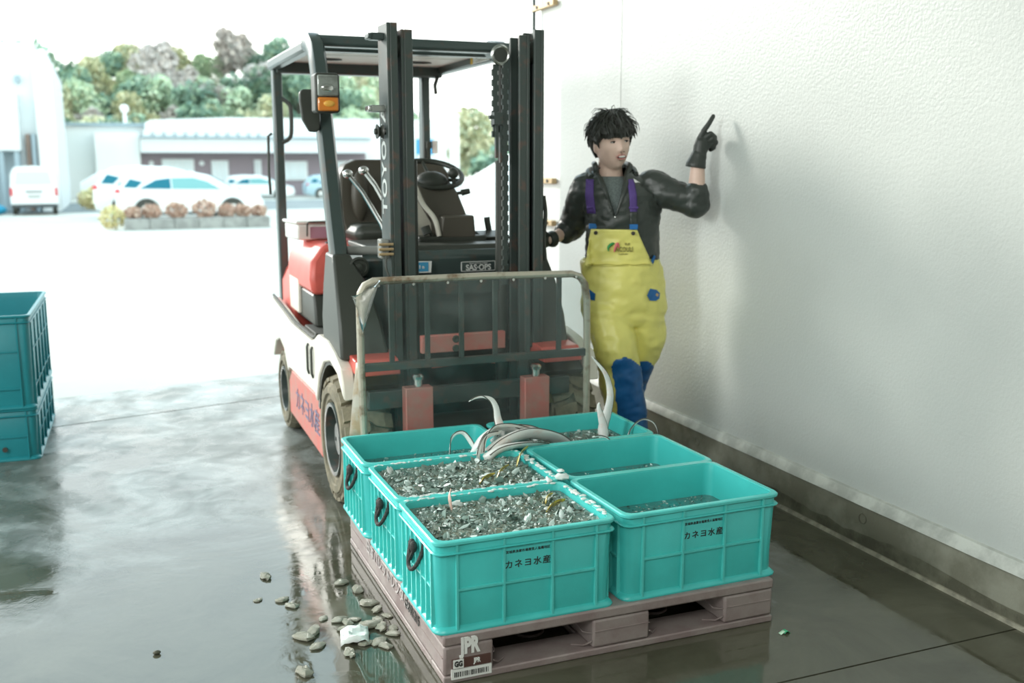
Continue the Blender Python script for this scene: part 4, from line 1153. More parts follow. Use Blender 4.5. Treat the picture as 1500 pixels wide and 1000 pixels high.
# front pillars, lamp, mirror ---------------------------------------
for f, full in ((lambda x: x, True), (lambda x: mx(x) - .09, False)):
    xs = lambda a, b: sorted((f(a), f(b)))
    P('pillar_base', MB().rings([[(f(a), y0, z), (f(b), y0, z), (f(b), y1, z), (f(a), y1, z)] for a, b, y0, y1, z in ((.865, 1.07, 4.06, 4.42, .645), (.868, 1.05, 4.10, 4.45, .78), (.875, 1.02, 4.18, 4.44, .92), (.885, .98, 4.26, 4.44, 1.02), (.888, .965, 4.29, 4.44, 1.06))]), M_black, bev=.012, label='black moulded pillar base')
    x0_, x1_ = f(.892), f(.962)
    pts = [(4.335, 1.03), (4.40, 1.18), (4.49, 1.42), (4.585, 1.68), (4.65, 1.86), (4.69, 1.93), (4.76, 1.972), (4.86, 1.985)]
    rr_ = []
    for i, (y, z) in enumerate(pts):
        d = Vector((pts[min(i + 1, 7)][0] - pts[max(i - 1, 0)][0], pts[min(i + 1, 7)][1] - pts[max(i - 1, 0)][1])).normalized()
        n_ = Vector((d.y, -d.x)) * .042
        c_ = .012
        rr_.append([(x0_ + (c_ if x1_ > x0_ else -c_), y - n_.x, z - n_.y), (x1_ - (c_ if x1_ > x0_ else -c_), y - n_.x, z - n_.y), (x1_, y - n_.x * .6, z - n_.y * .6), (x1_, y + n_.x * .6, z + n_.y * .6), (x1_ - (c_ if x1_ > x0_ else -c_), y + n_.x, z + n_.y), (x0_ + (c_ if x1_ > x0_ else -c_), y + n_.x, z + n_.y), (x0_, y + n_.x * .6, z + n_.y * .6), (x0_, y - n_.x * .6, z - n_.y * .6)])
    P('front_pillar', MB().rings(rr_), M_dark, smooth=50)
    P('rear_pillar', MB().box(*xs(.922, .972), 5.90, 5.98, .66, 1.955), M_dark, bev=.01)
P('horn', MB().lathe([(.042, 0), (.044, -.01), (.034, -.012), (.03, -.004), (.018, -.004), (.016, -.012), (.003, -.014)], (.995, 4.27, 1.005), 'y', 24), M_black)
lamp_hd = P('head_lamp', MB().rings([[(.8985 + .0 + a, y, z) for a, z in ((-.044, 1.645), (-.052, 1.655), (-.052, 1.795), (-.042, 1.808), (.042, 1.808), (.052, 1.795), (.052, 1.655), (.044, 1.645))] for y in (4.335, 4.42)]), M_black, bev=.006, label='black combination lamp housing')
obj('clear_lens', MB().box(.856, .942, 4.322, 4.34, 1.712, 1.798), mat('ribbed_clear_lens', (.30, .33, .30), .12, var=.3, vscale=20, coat=.6), lamp_hd, bev=.006, label='clear ribbed lens')
for i in range(9):
    obj('lens_rib', MB().box(.860, .938, 4.3195, 4.325, 1.718 + i * .009, 1.7205 + i * .009), MATS['ribbed_clear_lens'], lamp_hd)
obj('bulb_reflector', MB().ell((.899, 4.322, 1.745), (.03, .004, .016)), M_chrome, lamp_hd)
obj('amber_lens', MB().box(.856, .942, 4.322, 4.34, 1.652, 1.708), mat('amber_lens', (.72, .23, .03), .15, coat=.7), lamp_hd, bev=.006, label='amber indicator lens')
obj('amber_core', MB().ell((.902, 4.322, 1.682), (.024, .005, .013)), mat('amber_core', (.85, .45, .08), .2), lamp_hd)
P('lamp_bracket', MB().box(.885, .915, 4.41, 4.56, 1.70, 1.73), M_dark)
mir = P('mirror', MB().rings([[(.862 + a, y, z) for a, z in ((-.040, 1.62), (-.050, 1.70), (-.050, 1.735), (-.036, 1.75), (.03, 1.75), (.035, 1.735), (.035, 1.585), (.02, 1.57), (-.012, 1.572))] for y in (4.50, 4.525)]), M_black, bev=.006, label='black rear view mirror')
obj('mirror_arm', MB().tube([(.87, 4.52, 1.72), (.90, 4.56, 1.74), (.92, 4.60, 1.74)], .008), M_black, mir)
P('grab_handle', MB().tube(catmull([(.965, 5.90, 1.79), (.995, 5.88, 1.765), (1.008, 5.87, 1.73), (1.008, 5.87, 1.61), (.995, 5.88, 1.57), (.965, 5.90, 1.55)], 4), .012, 8), M_black)
P('rear_reflector_bar', MB().tube([(.915, 5.97, 1.60), (.895, 5.97, 1.585), (.890, 5.97, 1.38), (.895, 5.97, 1.26)], .008, 8), M_black)
P('mirror_bracket', MB().tube([(1.868, 5.88, 1.93), (1.845, 5.86, 1.88), (1.85, 5.86, 1.83)], .012, 6), M_black)
P('side_light', MB().box(1.80, 1.82, 5.88, 5.92, 1.30, 1.55).box(1.795, 1.825, 5.87, 5.92, 1.52, 1.56), M_black, kind='stuff')
P('white_tag', MB().box(1.835, 1.868, 5.89, 5.90, 1.49, 1.565), M_white)

# overhead guard -----------------------------------------------------
for f in (lambda x: x, mx):
    P('guard_rail', MB().box(*sorted((f(.905), f(.965))), 4.84, 5.98, 1.945, 2.0), M_dark, bev=.012)
P('guard_front_bar', MB().box(.93, mx(.93), 4.72, 4.80, 1.955, 2.005), M_dark, bev=.014)
P('guard_front_bar', MB().box(.95, mx(.95), 4.94, 5.00, 1.955, 1.985), M_dark, bev=.008)
P('guard_rear_beam', MB().box(.94, mx(.94), 5.88, 5.97, 1.925, 1.99), M_dark, bev=.01)
panel_m = mat('pale_grey_panel', (.52, .53, .48), .5)
roof = P('guard_roof', MB().box(.965, mx(.965), 5.02, 5.40, 1.985, 2.0).box(.965, mx(.965), 5.42, 5.88, 1.985, 2.0), panel_m, kind='stuff', label='pale roof panels with oval cut-outs')
for x, y in ((1.17, 5.20), (1.58, 5.20), (1.67, 5.62), (1.17, 5.62)):
    obj('oval_cutout', MB().rings([[(x + a * math.cos(2 * PI * i / 20) * 1.5, y + a * math.sin(2 * PI * i / 20) * .8, z) for i in range(20)] for a, z in ((.05, 1.986), (.055, 1.979), (.045, 1.979), (.042, 1.9845))]), M_black, roof)
cg = P('caution_label', MB().box(1.870, 1.8745, 5.02, 5.30, 1.952, 1.992), M_white, label='white caution label with yellow end')
obj('yellow_end', MB().box(1.868, 1.8725, 5.27, 5.30, 1.952, 1.992), mat('yellow_print', (.8, .5, .03), .5), cg)
pr = MB()
for i in range(4):
    pr.box(1.868, 1.8725, 5.05, 5.22 - .03 * (i % 2), 1.958 + i * .008, 1.961 + i * .008)
obj('print_lines', pr, mat('grey_print', (.4, .38, .3), .6), cg, kind='stuff')

# mast ----------------------------------------------------------------
def mastrail(f):
    ab = lambda a, b: sorted((f(a), f(b)))
    # outer channel: web on the outside, two flanges turned inwards
    o = P('outer_mast_rail', MB().box(*ab(1.082, 1.096), 4.06, 4.20, .30, 1.985).box(*ab(1.096, 1.126), 4.06, 4.078, .30, 1.985).box(*ab(1.096, 1.126), 4.182, 4.20, .30, 1.985), M_rust, bev=.003, kind='stuff')
    P('inner_mast_rail', MB().box(*ab(1.142, 1.156), 4.07, 4.19, .12, 1.962).box(*ab(1.156, 1.19), 4.07, 4.088, .12, 1.962).box(*ab(1.156, 1.19), 4.172, 4.19, .12, 1.962), M_rust, bev=.003, kind='stuff')
    P('mast_roller', MB().lathe([(.01, 0), (.045, 0), (.045, .03), (.01, .03)], (f(1.118) - (.015 if f(0) > 1 else 0), 4.13, 1.90), 'x', 20), M_black)
    P('lift_cylinder', MB().cyl((f(1.215), 4.215, .2), (f(1.215), 4.215, 1.45), .028).cyl((f(1.215), 4.215, 1.45), (f(1.215), 4.215, 1.9), .017), M_black)
    return o
ml = mastrail(lambda x: x)
text('lettering', 'TOYOTA', .098, mat('pale_grey_print', (.62, .66, .64), .5), ml, (1.0812, 4.132, 1.45), (0, 0, 1), (0, 1, 0), off=.002, spacing=1.12, label='pale lettering running up the rail')
mastrail(mx)
P('mast_tie', MB().box(1.156, mx(1.156), 4.195, 4.215, .88, .95), M_rust)
for z, ln in ((1.935, .055), (1.655, .06)):
    P('hose_bracket', MB().box(1.083 - ln, 1.083, 4.10, 4.15, z - .014, z + .014).box(1.083 - ln - .012, 1.083 - ln + .004, 4.095, 4.155, z - .011, z + .011), M_steel if z < 1.8 else M_dark, bev=.004, kind='stuff')
P('hose_roller', MB().lathe([(.012, 0), (.03, .0), (.018, .012), (.03, .024), (.012, .024)], (1.05, 4.12, 1.565), 'x', 18).cyl((1.04, 4.12, 1.565), (1.085, 4.12, 1.565), .012), M_black, kind='stuff')
P('cable_clamp', MB().box(1.04, 1.075, 4.06, 4.12, 1.055, 1.135), mat('grey_clamp', (.25, .26, .24), .5), bev=.006)
for z in (1.075, 1.095, 1.115):
    P('clamp_bolt', MB().cyl((1.03, 4.052, z), (1.09, 4.052, z), .006, n=6), M_bronze)
P('dangling_cable', MB().tube(catmull([(1.06, 4.055, 1.07), (1.055, 4.04, 1.02), (1.07, 4.03, .96), (1.06, 4.05, .90)], 5), .005, 6), M_black)
# chain over its sprocket on the right inner rail
ch = P('lift_chain', MB().box(1.605, 1.61, 4.13, 4.14, .95, 1.0), M_black)
cm = MB().box(-.012, .012, -.006, .006, -.013, .013).mesh('chain_link'); cm.materials.append(M_rust)
for i in range(44):
    o = bpy.data.objects.new('chain_link', cm); COL.objects.link(o); o.parent = ch
    o.location = (1.612 + (.003 if i % 2 else -.003), 4.14, .93 + i * .0212)
for i in range(14):
    o = bpy.data.objects.new('chain_link', cm); COL.objects.link(o); o.parent = ch
    o.location = (1.575 + (.003 if i % 2 else -.003), 4.16, 1.56 + i * .0212)
sp = P('sprocket', MB().tube(circ((1.592, 4.14, 1.885), .036, PI / 2, 22), .008, 8, True), M_steel)
obj('sprocket_hub', MB().lathe([(.005, 0), (.03, 0), (.03, .03), (.005, .03)], (1.592, 4.135, 1.885), 'y', 20), M_black, sp)
P('chain_anchor', MB().box(1.56, 1.60, 4.13, 4.17, 1.60, 1.65).box(1.57, 1.582, 4.14, 4.155, 1.46, 1.60).box(1.59, 1.602, 4.14, 4.155, 1.44, 1.60).cyl((1.54, 4.14, 1.63), (1.57, 4.14, 1.63), .008), M_rust, kind='stuff')
P('hose_bundle', MB().tube(catmull([(1.775, 4.10, 1.30), (1.785, 4.10, 1.22), (1.777, 4.10, 1.12), (1.785, 4.10, 1.02)], 5), .009, 7), M_black)

# lower front of the truck seen through the shield ---------------------
P('cross_beam', MB().box(1.20, 1.575, 4.04, 4.07, .655, .73), M_red2, label='pinkish red cross beam', bev=.004)
for z in (.71, .67):
    P('beam_hole', MB().lathe([(.004, 0), (.016, 0), (.016, -.004), (.012, -.006), (.004, -.003)], (1.35, 4.039, z), 'y', 16), M_black)
P('lower_bar', MB().tube([(1.24, 4.03, .60), (1.45, 4.03, .612), (1.52, 4.03, .60), (1.535, 4.03, .62)], .007, 6), M_red2)
P('front_plate', MB().box(1.03, mx(1.03), 4.30, 4.34, .15, .95), M_dark)
P('tilt_cylinder', MB().cyl((1.20, 4.22, .42), (1.20, 4.5, .55), .032), M_black)
P('tilt_cylinder', MB().cyl((mx(1.20), 4.22, .42), (mx(1.20), 4.5, .55), .032), M_black)

# fork carriage, forks and shield ---------------------------------------
SY = 3.86
for z in (.20, .50):
    P('carriage_bar', MB().box(.95, 1.84, 3.955, 3.995, z - .045, z + .03), M_rust, bev=.004)
for xa, xb, z in ((1.085, 1.20, .548), (1.602, 1.715, .552)):
    f_ = P('fork', MB().prism([(3.945, z), (3.885, z), (3.885, .085), (3.86, .078), (2.78, .055), (2.74, .045), (2.78, .04), (3.90, .034), (3.945, .05)], 'x', xa, xb), M_red2, label='pinkish red fork', bev=.004)
    obj('fork_lock', MB().cyl((xa + .06, 3.915, z), (xa + .06, 3.915, z + .03), .018).lathe([(.004, 0), (.024, 0), (.026, .012), (.018, .02), (.004, .022)], (xa + .06, 3.915, z + .03), 'z', 16), M_steel, f_)
loop = [(.905, .372), (.903, .45), (.900, .70), (.900, .90), (.904, .945), (.922, .975), (.955, .99), (1.40, .992), (1.80, .985), (1.838, .972), (1.862, .94), (1.872, .88), (1.875, .70), (1.876, .40), (1.876, .372)]
fr = P('shield_frame', MB().tube([(x, SY, z) for x, z in loop], .015, 10), M_frame, label='dirty bent tube frame of the shield')
for x in (1.025, 1.172, 1.315, 1.46, 1.603, 1.745):
    obj('shield_bar', MB().box(x - .009, x + .009, SY - .004, SY + .012, .665, .985), M_rust, fr)
obj('shield_rail', MB().box(.905, 1.875, SY - .010, SY + .016, .635, .667), M_rust, fr, bev=.003)
P('side_flap', MB().grid(lambda u, v: (.905 - .035 * v * (1 - u) - .02 * v, SY - .004 + .03 * v, .37 + .30 * u), 8, 3), mat('dirty_white_plastic', (.55, .53, .45), .5, col2=(.42, .32, .2), vscale=12), solid=.003, label='dirty pale plastic flap wrapped on the left upright')
pane = P('clear_panel', MB().grid(lambda u, v: (.903 + .972 * u, SY - .019 + .004 * noise.noise(Vector((u * 5, v * 4, 0))), .372 + (.617 - .05 * (max(0, abs(u - .5) - .42) / .08) ** 2) * v), 24, 14), M_sheet, smooth=60, label='dirty clear plastic panel')
tA, tB, tT = Vector((.903, SY - .022, .79)), Vector((.975, SY - .022, .995)), Vector((.852, SY - .045, .945))
def torn(u, v):
    e = tA.lerp(tB, u)
    k = v * math.sin(PI * u) ** .6 * (.85 + .3 * noise.noise(Vector((u * 9, v * 4, 0))))
    return e + (tT - e) * k + Vector((0, -.012 * math.sin(v * 6), 0))
obj('torn_corner', MB().grid(torn, 12, 6), M_torn, pane, label='torn milky corner of the plastic', smooth=60)
for i in range(7):
    obj('panel_screw', MB().cyl((.97 + i * .14, SY - .026, .975), (.97 + i * .14, SY - .016, .975), .006, n=8), M_steel, pane)
P('headboard', MB().box(1.735, 1.815, 4.02, 4.05, .40, .475), mat('dull_yellow_board', (.42, .38, .18), .6), label='dull yellow plate')
# ---------------------------------------------------------------- the person (local frame: faces -y, x to his left)
man = thing('person', 'person in black jacket and yellow overalls pointing upward beside the white wall', 'person', (2.19, 4.27, 0), math.radians(-18))
M_skin = mat('skin', (.80, .57, .47), .45, var=.05, vscale=20)
M_hair = mat('black_hair', (.028, .030, .024), .45, bump=.3, bscale=120)
M_jack = mat('black_jacket', (.042, .05, .044), .4, bump=.12, bscale=18)
M_tee = mat('heather_grey_tshirt', (.22, .26, .25), .9, col2=(.12, .15, .15), vscale=220, thr=(.4, .6))
M_yel = mat('yellow_oilskin', (.84, .78, .22), .36, var=.06, vscale=5, bump=.05, bscale=40)
M_bluef = mat('blue_oilskin', (.014, .125, .35), .35, var=.15, vscale=8)
M_glove = mat('black_rubber_glove', (.035, .042, .036), .45, bump=.1, bscale=90)
M_purp = mat('purple_webbing', (.10, .055, .24), .7, bump=.3, bscale=200)

# head shape in its own frame, then turned and placed
HM = Matrix.Translation((-.006, -.012, 1.532)) @ Euler((math.radians(2), math.radians(-5), math.radians(17))).to_matrix().to_4x4()
def head_pt(n):
    x, y, z = n
    ang = z
    w = .076 * (1 + .03 * math.sin(PI * z))
    d = .094
    X = w * x
    Yv = d * y
    Z = .122 * z
    if z < 0:
        t = -z
        k = math.sqrt(max(1e-4, 1 - z * z))
        Z = -.124 * t ** .86
        if y < .3: X *= k ** -.22; Yv *= k ** -.30; y = max(-1, y * k ** -.30) if y < 0 else y
        X *= 1 - .30 * t ** 2.2
        if y > 0: Yv *= 1 - .62 * t ** 1.4
        else: Yv *= 1 + .02 * t
    if y < 0:
        Yv = -d * (abs(y) ** .86) * (1 if z > 0 else 1 - .06 * z * z)
    g = lambda a, b, sa, sb: math.exp(-((X - a) / sa) ** 2 - ((Z - b) / sb) ** 2)
    if y < -.1:
        Yv += .010 * (g(-.032, .004, .017, .011) + g(.032, .004, .017, .011))       # eye sockets
        Yv -= .006 * (g(-.03, .024, .025, .009) + g(.03, .024, .025, .009))         # brows
        Yv -= .010 * g(0, -.005, .009, .022) + .019 * g(0, -.030, .012, .012)       # nose bridge and tip
        Yv -= .006 * (g(-.013, -.034, .007, .007) + g(.013, -.034, .007, .007))     # nostrils
        Yv -= .006 * g(0, -.066, .024, .016)                                        # mouth mound
        Yv -= .006 * g(0, -.106, .022, .014)                                        # chin
        Yv -= .004 * (g(-.045, -.028, .02, .02) + g(.045, -.028, .02, .02))         # cheeks
    return Vector((X, Yv, Z))
def head_mesh(off=0.0, nu=44, nv=34):
    s = MB()
    rings = []
    for j in range(nv):
        th = PI * (j + .5) / nv
        ring = []
        for i in range(nu):
            a = 2 * PI * i / nu
            n = Vector((math.sin(th) * math.cos(a), math.sin(th) * math.sin(a), -math.cos(th)))
            ring.append(HM @ (head_pt(n) + n * off))
        rings.append(ring)
    return s.rings(rings)

body = head_mesh()
H = lambda *p: HM @ Vector(p)
for sg in (-1, 1):       # ears
    body.ell(H(sg * .074, .012, -.012), (.012, .020, .033), Euler((.15, 0, sg * .35 + .3)))
body.tube([(-.002, .02, 1.49), (-.005, .022, 1.42), (-.005, .028, 1.36), (0, .03, 1.31)], [.052, .056, .066, .085], 16)
body.rings([[(cx + rx * math.cos(2 * PI * i / 20), cy + ry * math.sin(2 * PI * i / 20), w) for i in range(20)] for w, cx, cy, rx, ry in
            ((.80, .07, .0, .14, .09), (.98, .055, .0, .125, .075), (1.15, .045, .0, .13, .08), (1.30, .03, .01, .14, .075), (1.365, .01, .02, .10, .06))])
# arms: right arm back to the mast, left arm raised
armR = [(-.135, .02, 1.325), (-.165, .13, 1.135), (-.268, .045, 1.088), (-.285, .03, 1.086)]
armL = [(.20, .0, 1.335), (.365, -.09, 1.262), (.372, -.105, 1.315), (.374, -.105, 1.44)]
body.caps(armR[0], armR[1], .040, .036).caps(armR[1], armR[2], .036, .027).caps(armR[2], armR[3], .027, .026)
body.caps(armL[0], armL[1], .050, .044).caps(armL[1], armL[2], .044, .041).caps(armL[2], armL[3], .041, .031)
legA = [(-.015, -.015, .82), (.035, -.125, .54), (.075, -.09, .30), (.10, -.07, .10)]
legB = [(.155, .0, .82), (.165, -.02, .58), (.105, .045, .36), (.06, .10, .10)]
for lg in (legA, legB):
    body.caps(lg[0], lg[1], .085, .062).caps(lg[1], lg[3], .060, .042)
me = remesh(body, .0055, 3, .4)
obj('body', me, M_skin, man, smooth=None)

# face details
for sg, xx in ((-1, -.032), (1, .032)):
    ey = obj('eye', MB().ell(H(xx, -.0800, .0035), (.0125, .0055, .0042), HM.to_euler(), 12, 7), mat('eye_white', (.7, .68, .64), .25), man)
    obj('iris', MB().ell(H(xx + .003, -.0845, .0035), (.0052, .002, .0040), HM.to_euler(), 10, 6), mat('dark_iris', (.02, .015, .012), .2), ey)
    obj('upper_lid', MB().tube([H(xx + d, -.0835 - .003 * (1 - (d / .014) ** 2), .0045 + .0035 * (1 - (d / .014) ** 2)) for d in (-.015, -.010, -.005, 0, .005, .010, .015)], [.0008, .0018, .0021, .0022, .0021, .0018, .0008], 6), mat('lash_line', (.05, .035, .03), .6), ey)
    obj('eyebrow', MB().tube([H(xx + sg * d, -.0905 + abs(d) * .22, .024 + .004 * math.sin((d + .016) * 60)) for d in (-.016, -.006, .006, .018)], [.0015, .0032, .003, .0012], 6), M_hair, man)
mo = obj('mouth', MB().ell(H(.0, -.0985, -.0640), (.0225, .004, .0085), HM.to_euler(), 16, 8), mat('dark_mouth', (.10, .03, .03), .4), man)
obj('teeth', MB().ell(H(.001, -.1015, -.0615), (.0175, .003, .0048), HM.to_euler(), 14, 6), mat('teeth', (.75, .73, .68), .25), mo)
M_lip = mat('lips', (.50, .22, .19), .4)
obj('upper_lip', MB().tube([H(d, -.1015 + (d / .026) ** 2 * .010, -.0555 - (d / .026) ** 2 * .008 + (.0015 if abs(d) > .003 else 0)) for d in (-.026, -.016, -.008, 0, .008, .016, .026)], [.001, .003, .0036, .003, .0036, .003, .001], 8), M_lip, mo)
obj('lower_lip', MB().tube([H(d, -.1015 + (d / .026) ** 2 * .010, -.0735 + (d / .026) ** 2 * .010) for d in (-.026, -.016, -.008, 0, .008, .016, .026)], [.001, .0032, .0042, .0044, .0042, .0032, .001], 8), M_lip, mo)
for sg in (-1, 1):
    obj('nostril', MB().ell(H(sg * .0075, -.1085, -.0405), (.0036, .003, .002), HM.to_euler(), 8, 5), MATS['dark_mouth'], man)

# hair: a thick cap over the skull plus many locks
hr = random.Random(11)
def hairline(a):
    """lowest angle (as z of the unit direction) that hair covers at azimuth a (0 = left side, -pi/2 = front)"""
    f = -math.sin(a)                     # 1 at the front
    if f > .5: return .19 + .03 * math.sin(a * 9)
    if f > .22: return .19 - (.5 - f) / .28 * .19
    if f > -.15: return .05 + (.22 - f) / .37 * .10
    if f > -.45: return .15 - (-.15 - f) / .30 * .60
    return -.45
hs = MB()
rings = []
for j in range(16):
    ring = []
    for i in range(48):
        a = 2 * PI * i / 48
        z0 = hairline(a)
        z = z0 + (1 - z0) * (j / 15.0) ** .9
        z = min(z, .9995)
        k = math.sqrt(max(0, 1 - z * z))
        n = Vector((k * math.cos(a), k * math.sin(a), z))
        ring.append(HM @ (head_pt(n) + n * (.013 + .012 * min(1, j / 4.0) + .002 * math.sin(a * 13 + j))))
    rings.append(ring)
inner = []
for i in range(48):
    a = 2 * PI * i / 48
    z = hairline(a); k = math.sqrt(max(0, 1 - z * z))
    inner.append(HM @ (head_pt(Vector((k * math.cos(a), k * math.sin(a), z))) - Vector((0, 0, 0))))
hs.rings([inner] + rings)
hair = obj('hair', hs, M_hair, man, smooth=60)
lk = MB()
for q_ in range(400):
    a = hr.uniform(0, 2 * PI)
    z = hr.uniform(.05 if hr.random() < .4 else .5, .99)
    if z < hairline(a) + .28: z = hairline(a) + hr.uniform(.28, .6)
    z = min(z, .99)
    k = math.sqrt(max(0, 1 - z * z))
    n = Vector((k * math.cos(a), k * math.sin(a), z))
    p = head_pt(n) + n * .020
    down = (Vector((n.x, n.y, 0)) - n * (n.x ** 2 + n.y ** 2)).normalized() if k > .05 else Vector((0, -1, 0))
    side_ = Vector((-n.y, n.x, 0)) * hr.uniform(-.7, .7)
    wisp = q_ % 3 == 0 and z > .45
    L = hr.uniform(.028, .05) * (1 if z > .55 else .6)
    tg = down * .8 + side_ - Vector((0, 0, .35)) * k
    up_ = n * (hr.uniform(.6, 1.0) if wisp else .16)
    r_ = .0022 if wisp else .0085
    lk.tube([HM @ p, HM @ (p + (up_ + tg * .4) * L * .5), HM @ (p + (up_ * .85 + tg * .9) * L), HM @ (p + (up_ * .5 + tg * 1.35) * L * 1.1)], [r_, r_ * .9, r_ * .6, .0006], 5)
for i in range(60):      # fringe falling to the brows
    a = -PI / 2 + (i / 59 - .5) * 2.5
    z = .42 + hr.uniform(-.03, .12)
    k = math.sqrt(1 - z * z)
    n = Vector((k * math.cos(a), k * math.sin(a), z))
    p = head_pt(n) + n * .024
    zl = hairline(a) - hr.uniform(-.02, .05)
    k2 = math.sqrt(1 - zl * zl)
    n2 = Vector((k2 * math.cos(a + hr.uniform(-.08, .08)), k2 * math.sin(a), zl))
    q = head_pt(n2) + n2 * .010
    lk.tube([HM @ p, HM @ ((p + q) / 2 + n * .006), HM @ q], [.008, .0075, .0012], 5)
for sg in (-1, 1):       # sideburns
    for d in range(5):
        lk.tube([H(sg * .080, -.028 + d * .007, .045), H(sg * .082, -.028 + d * .007, .0), H(sg * .077, -.030 + d * .005, -.022 + d * .006)], [.007, .006, .001], 5)
obj('hair_locks', lk, M_hair, hair, kind='stuff')

# jacket
def wrinkle(me, amp, fr, st=(1, 1, 1), seed=0.0):
    me.update()
    nn = [v.normal.copy() for v in me.vertices]
    for v, n in zip(me.vertices, nn):
        c = v.co
        q = Vector((c.x * st[0], c.y * st[1], c.z * st[2])) * fr + Vector((seed, 0, 0))
        v.co = c + n * amp * (.35 + noise.noise(q) + .5 * (1 - 2 * abs(noise.noise(q * 1.9))))
    me.update()
def ell_ring(w, cx, cy, rx, ry, n=28):
    return [(cx + rx * math.cos(2 * PI * i / n), cy + ry * math.sin(2 * PI * i / n), w) for i in range(n)]
jb = MB()
jb.rings([ell_ring(*q) for q in ((.86, .055, .0, .165, .11), (.98, .055, .0, .160, .108), (1.10, .055, .0, .162, .112), (1.22, .053, .0, .170, .118), (1.30, .038, .004, .178, .112), (1.35, .022, .012, .150, .095), (1.385, .008, .022, .098, .078), (1.405, .0, .026, .075, .068))])
jb.caps((-.115, .02, 1.325), (-.162, .13, 1.140), .066, .058).caps((-.162, .13, 1.140), (-.196, .108, 1.113), .058, .046)
jb.caps((.185, .005, 1.330), (.30, -.055, 1.285), .070, .062).caps((.30, -.055, 1.285), (.370, -.09, 1.258), .062, .056).caps((.370, -.092, 1.258), (.374, -.104, 1.300), .056, .050)
jme = remesh(jb, .0085, 5)
wrinkle(jme, .0085, 10, (1, 1, 1.5), 3)
wrinkle(jme, .004, 24, (1, 1, 1.4), 8)
# open V at the neck
bm = bmesh.new(); bm.from_mesh(jme)
def in_v(c):
    if c.z < 1.20 or c.y > .0: return False
    t = (c.z - 1.20) / .19
    return c.x > -.006 - .062 * t and c.x < .000 + .060 * t
bmesh.ops.delete(bm, geom=[f for f in bm.faces if in_v(f.calc_center_median()) and f.normal.y < .3], context='FACES')
bm.to_mesh(jme); bm.free()
jk = obj('jacket', jme, M_jack, man, smooth=None, solid=.004)
def tree_of(me):
    return BVHTree.FromPolygons([v.co.copy() for v in me.vertices], [tuple(p.vertices) for p in me.polygons])
# t-shirt
tb = MB().rings([ell_ring(*q) for q in ((1.10, .04, .0, .14, .095), (1.20, .03, .0, .148, .100), (1.30, .02, .006, .15, .094), (1.345, .008, .014, .105, .080), (1.372, .0, .018, .074, .068), (1.378, .0, .018, .066, .060))])
obj('t_shirt', tb, M_tee, man, smooth=70)
# hood and lapels
jt = tree_of(jme)
def front(x, z, dflt=-.11):
    h = jt.ray_cast(Vector((x, -1, z)), Vector((0, 1, 0)))
    return h[0].y if h[0] else dflt
lap = []
for sg in (-1, 1):
    pts = []
    for i in range(9):
        t = i / 8
        z = 1.205 + .185 * t
        x = (-.006 - .066 * t) if sg < 0 else (.002 + .064 * t)
        pts.append((x, front(x + sg * .016, z) - .001, z))
    pts.append((sg * .080 , -.02, 1.425)); pts.append((sg * .074, .055, 1.435))
    obj('lapel', MB().tube(catmull(pts, 3), [.005 + .009 * min(1, i / 18) for i in range(len(catmull(pts, 3)))], 8), M_jack, jk, smooth=60)
obj('hood', MB().ribbon(catmull([(-.100, -.03, 1.372), (-.098, .05, 1.392), (-.04, .105, 1.40), (.05, .105, 1.405), (.10, .05, 1.405), (.108, -.03, 1.385)], 5), lambda s_: .016 + .014 * math.sin(PI * s_), lambda s_: .012 + .012 * math.sin(PI * s_), (0, .3, 1), 12), M_jack, jk, smooth=70)
obj('zip_pull', MB().ell((-.001, front(.0, 1.195) - .006, 1.197), (.004, .003, .007)), M_steel, jk)
tx, tz_ = .098, 1.350
obj('chest_emblem', MB().grid(lambda u, v: (tx + .034 * u - .012 * v * (1 - u), front(tx + .03 * u, tz_) - .006, tz_ - .010 + .030 * v * (1 - u) + .004 * u), 4, 4), M_white, jk, smooth=None, label='small white triangular chest print')

# bib overalls
ob = MB()
ob.rings([ell_ring(*q) for q in ((.70, .072, -.01, .150, .120), (.78, .070, -.008, .190, .135), (.86, .066, -.004, .194, .132), (.93, .056, -.002, .188, .128), (.985, .045, .0, .180, .124), (.999, .045, .0, .174, .118))])
ob.caps((-.028, -.012, .80), (.022, -.115, .56), .112, .094).caps((.022, -.115, .56), (.062, -.085, .32), .094, .088).caps((.062, -.085, .32), (.092, -.07, .09), .088, .085)
ob.caps((.150, -.01, .80), (.165, -.02, .62), .112, .092).caps((.165, -.02, .62), (.105, .04, .40), .090, .076).caps((.105, .04, .40), (.05, .09, .09), .076, .078)
ome = remesh(ob, .010, 6)
wrinkle(ome, .010, 6.5, (1.0, 1.0, 1.7), 1.2)
wrinkle(ome, .004, 15, (1.2, 1, 1.5), 4.2)
# feet of the waders
ov = obj('overalls', ome, M_yel, man, smooth=None)
ot = tree_of(ome)
def ofront(x, z, dflt=-.12):
    h = ot.ray_cast(Vector((x, -1, z)), Vector((0, 1, 0)))
    return h[0].y if h[0] else dflt
def bibp(u, v):
    z = .975 + .167 * v
    xl = -.140 + (.140 - .104) * (v ** .9)
    xr = .186 - (.186 - .099) * (v ** .9)
    x = xl + (xr - xl) * u
    y = min(front(x, z) - .010, -.098 + .25 * (x - .03) ** 2 * 4)
    if v < .12: y = min(y, ofront(x, z) - .004)
    return (x, y - .004 * math.sin(u * 7 + v * 2) * (1 - v), z)
bme = MB().grid(bibp, 26, 18)
bib = obj('bib', bme, M_yel, ov, smooth=80, solid=.003)
obj('waist_seam', MB().tube([(bibp(i / 24, .045)[0], bibp(i / 24, .045)[1] - .004, .983 + .002 * math.sin(i)) for i in range(1, 24)], .0016, 5), mat('seam_shadow_yellow', (.5, .44, .07), .5), ov)
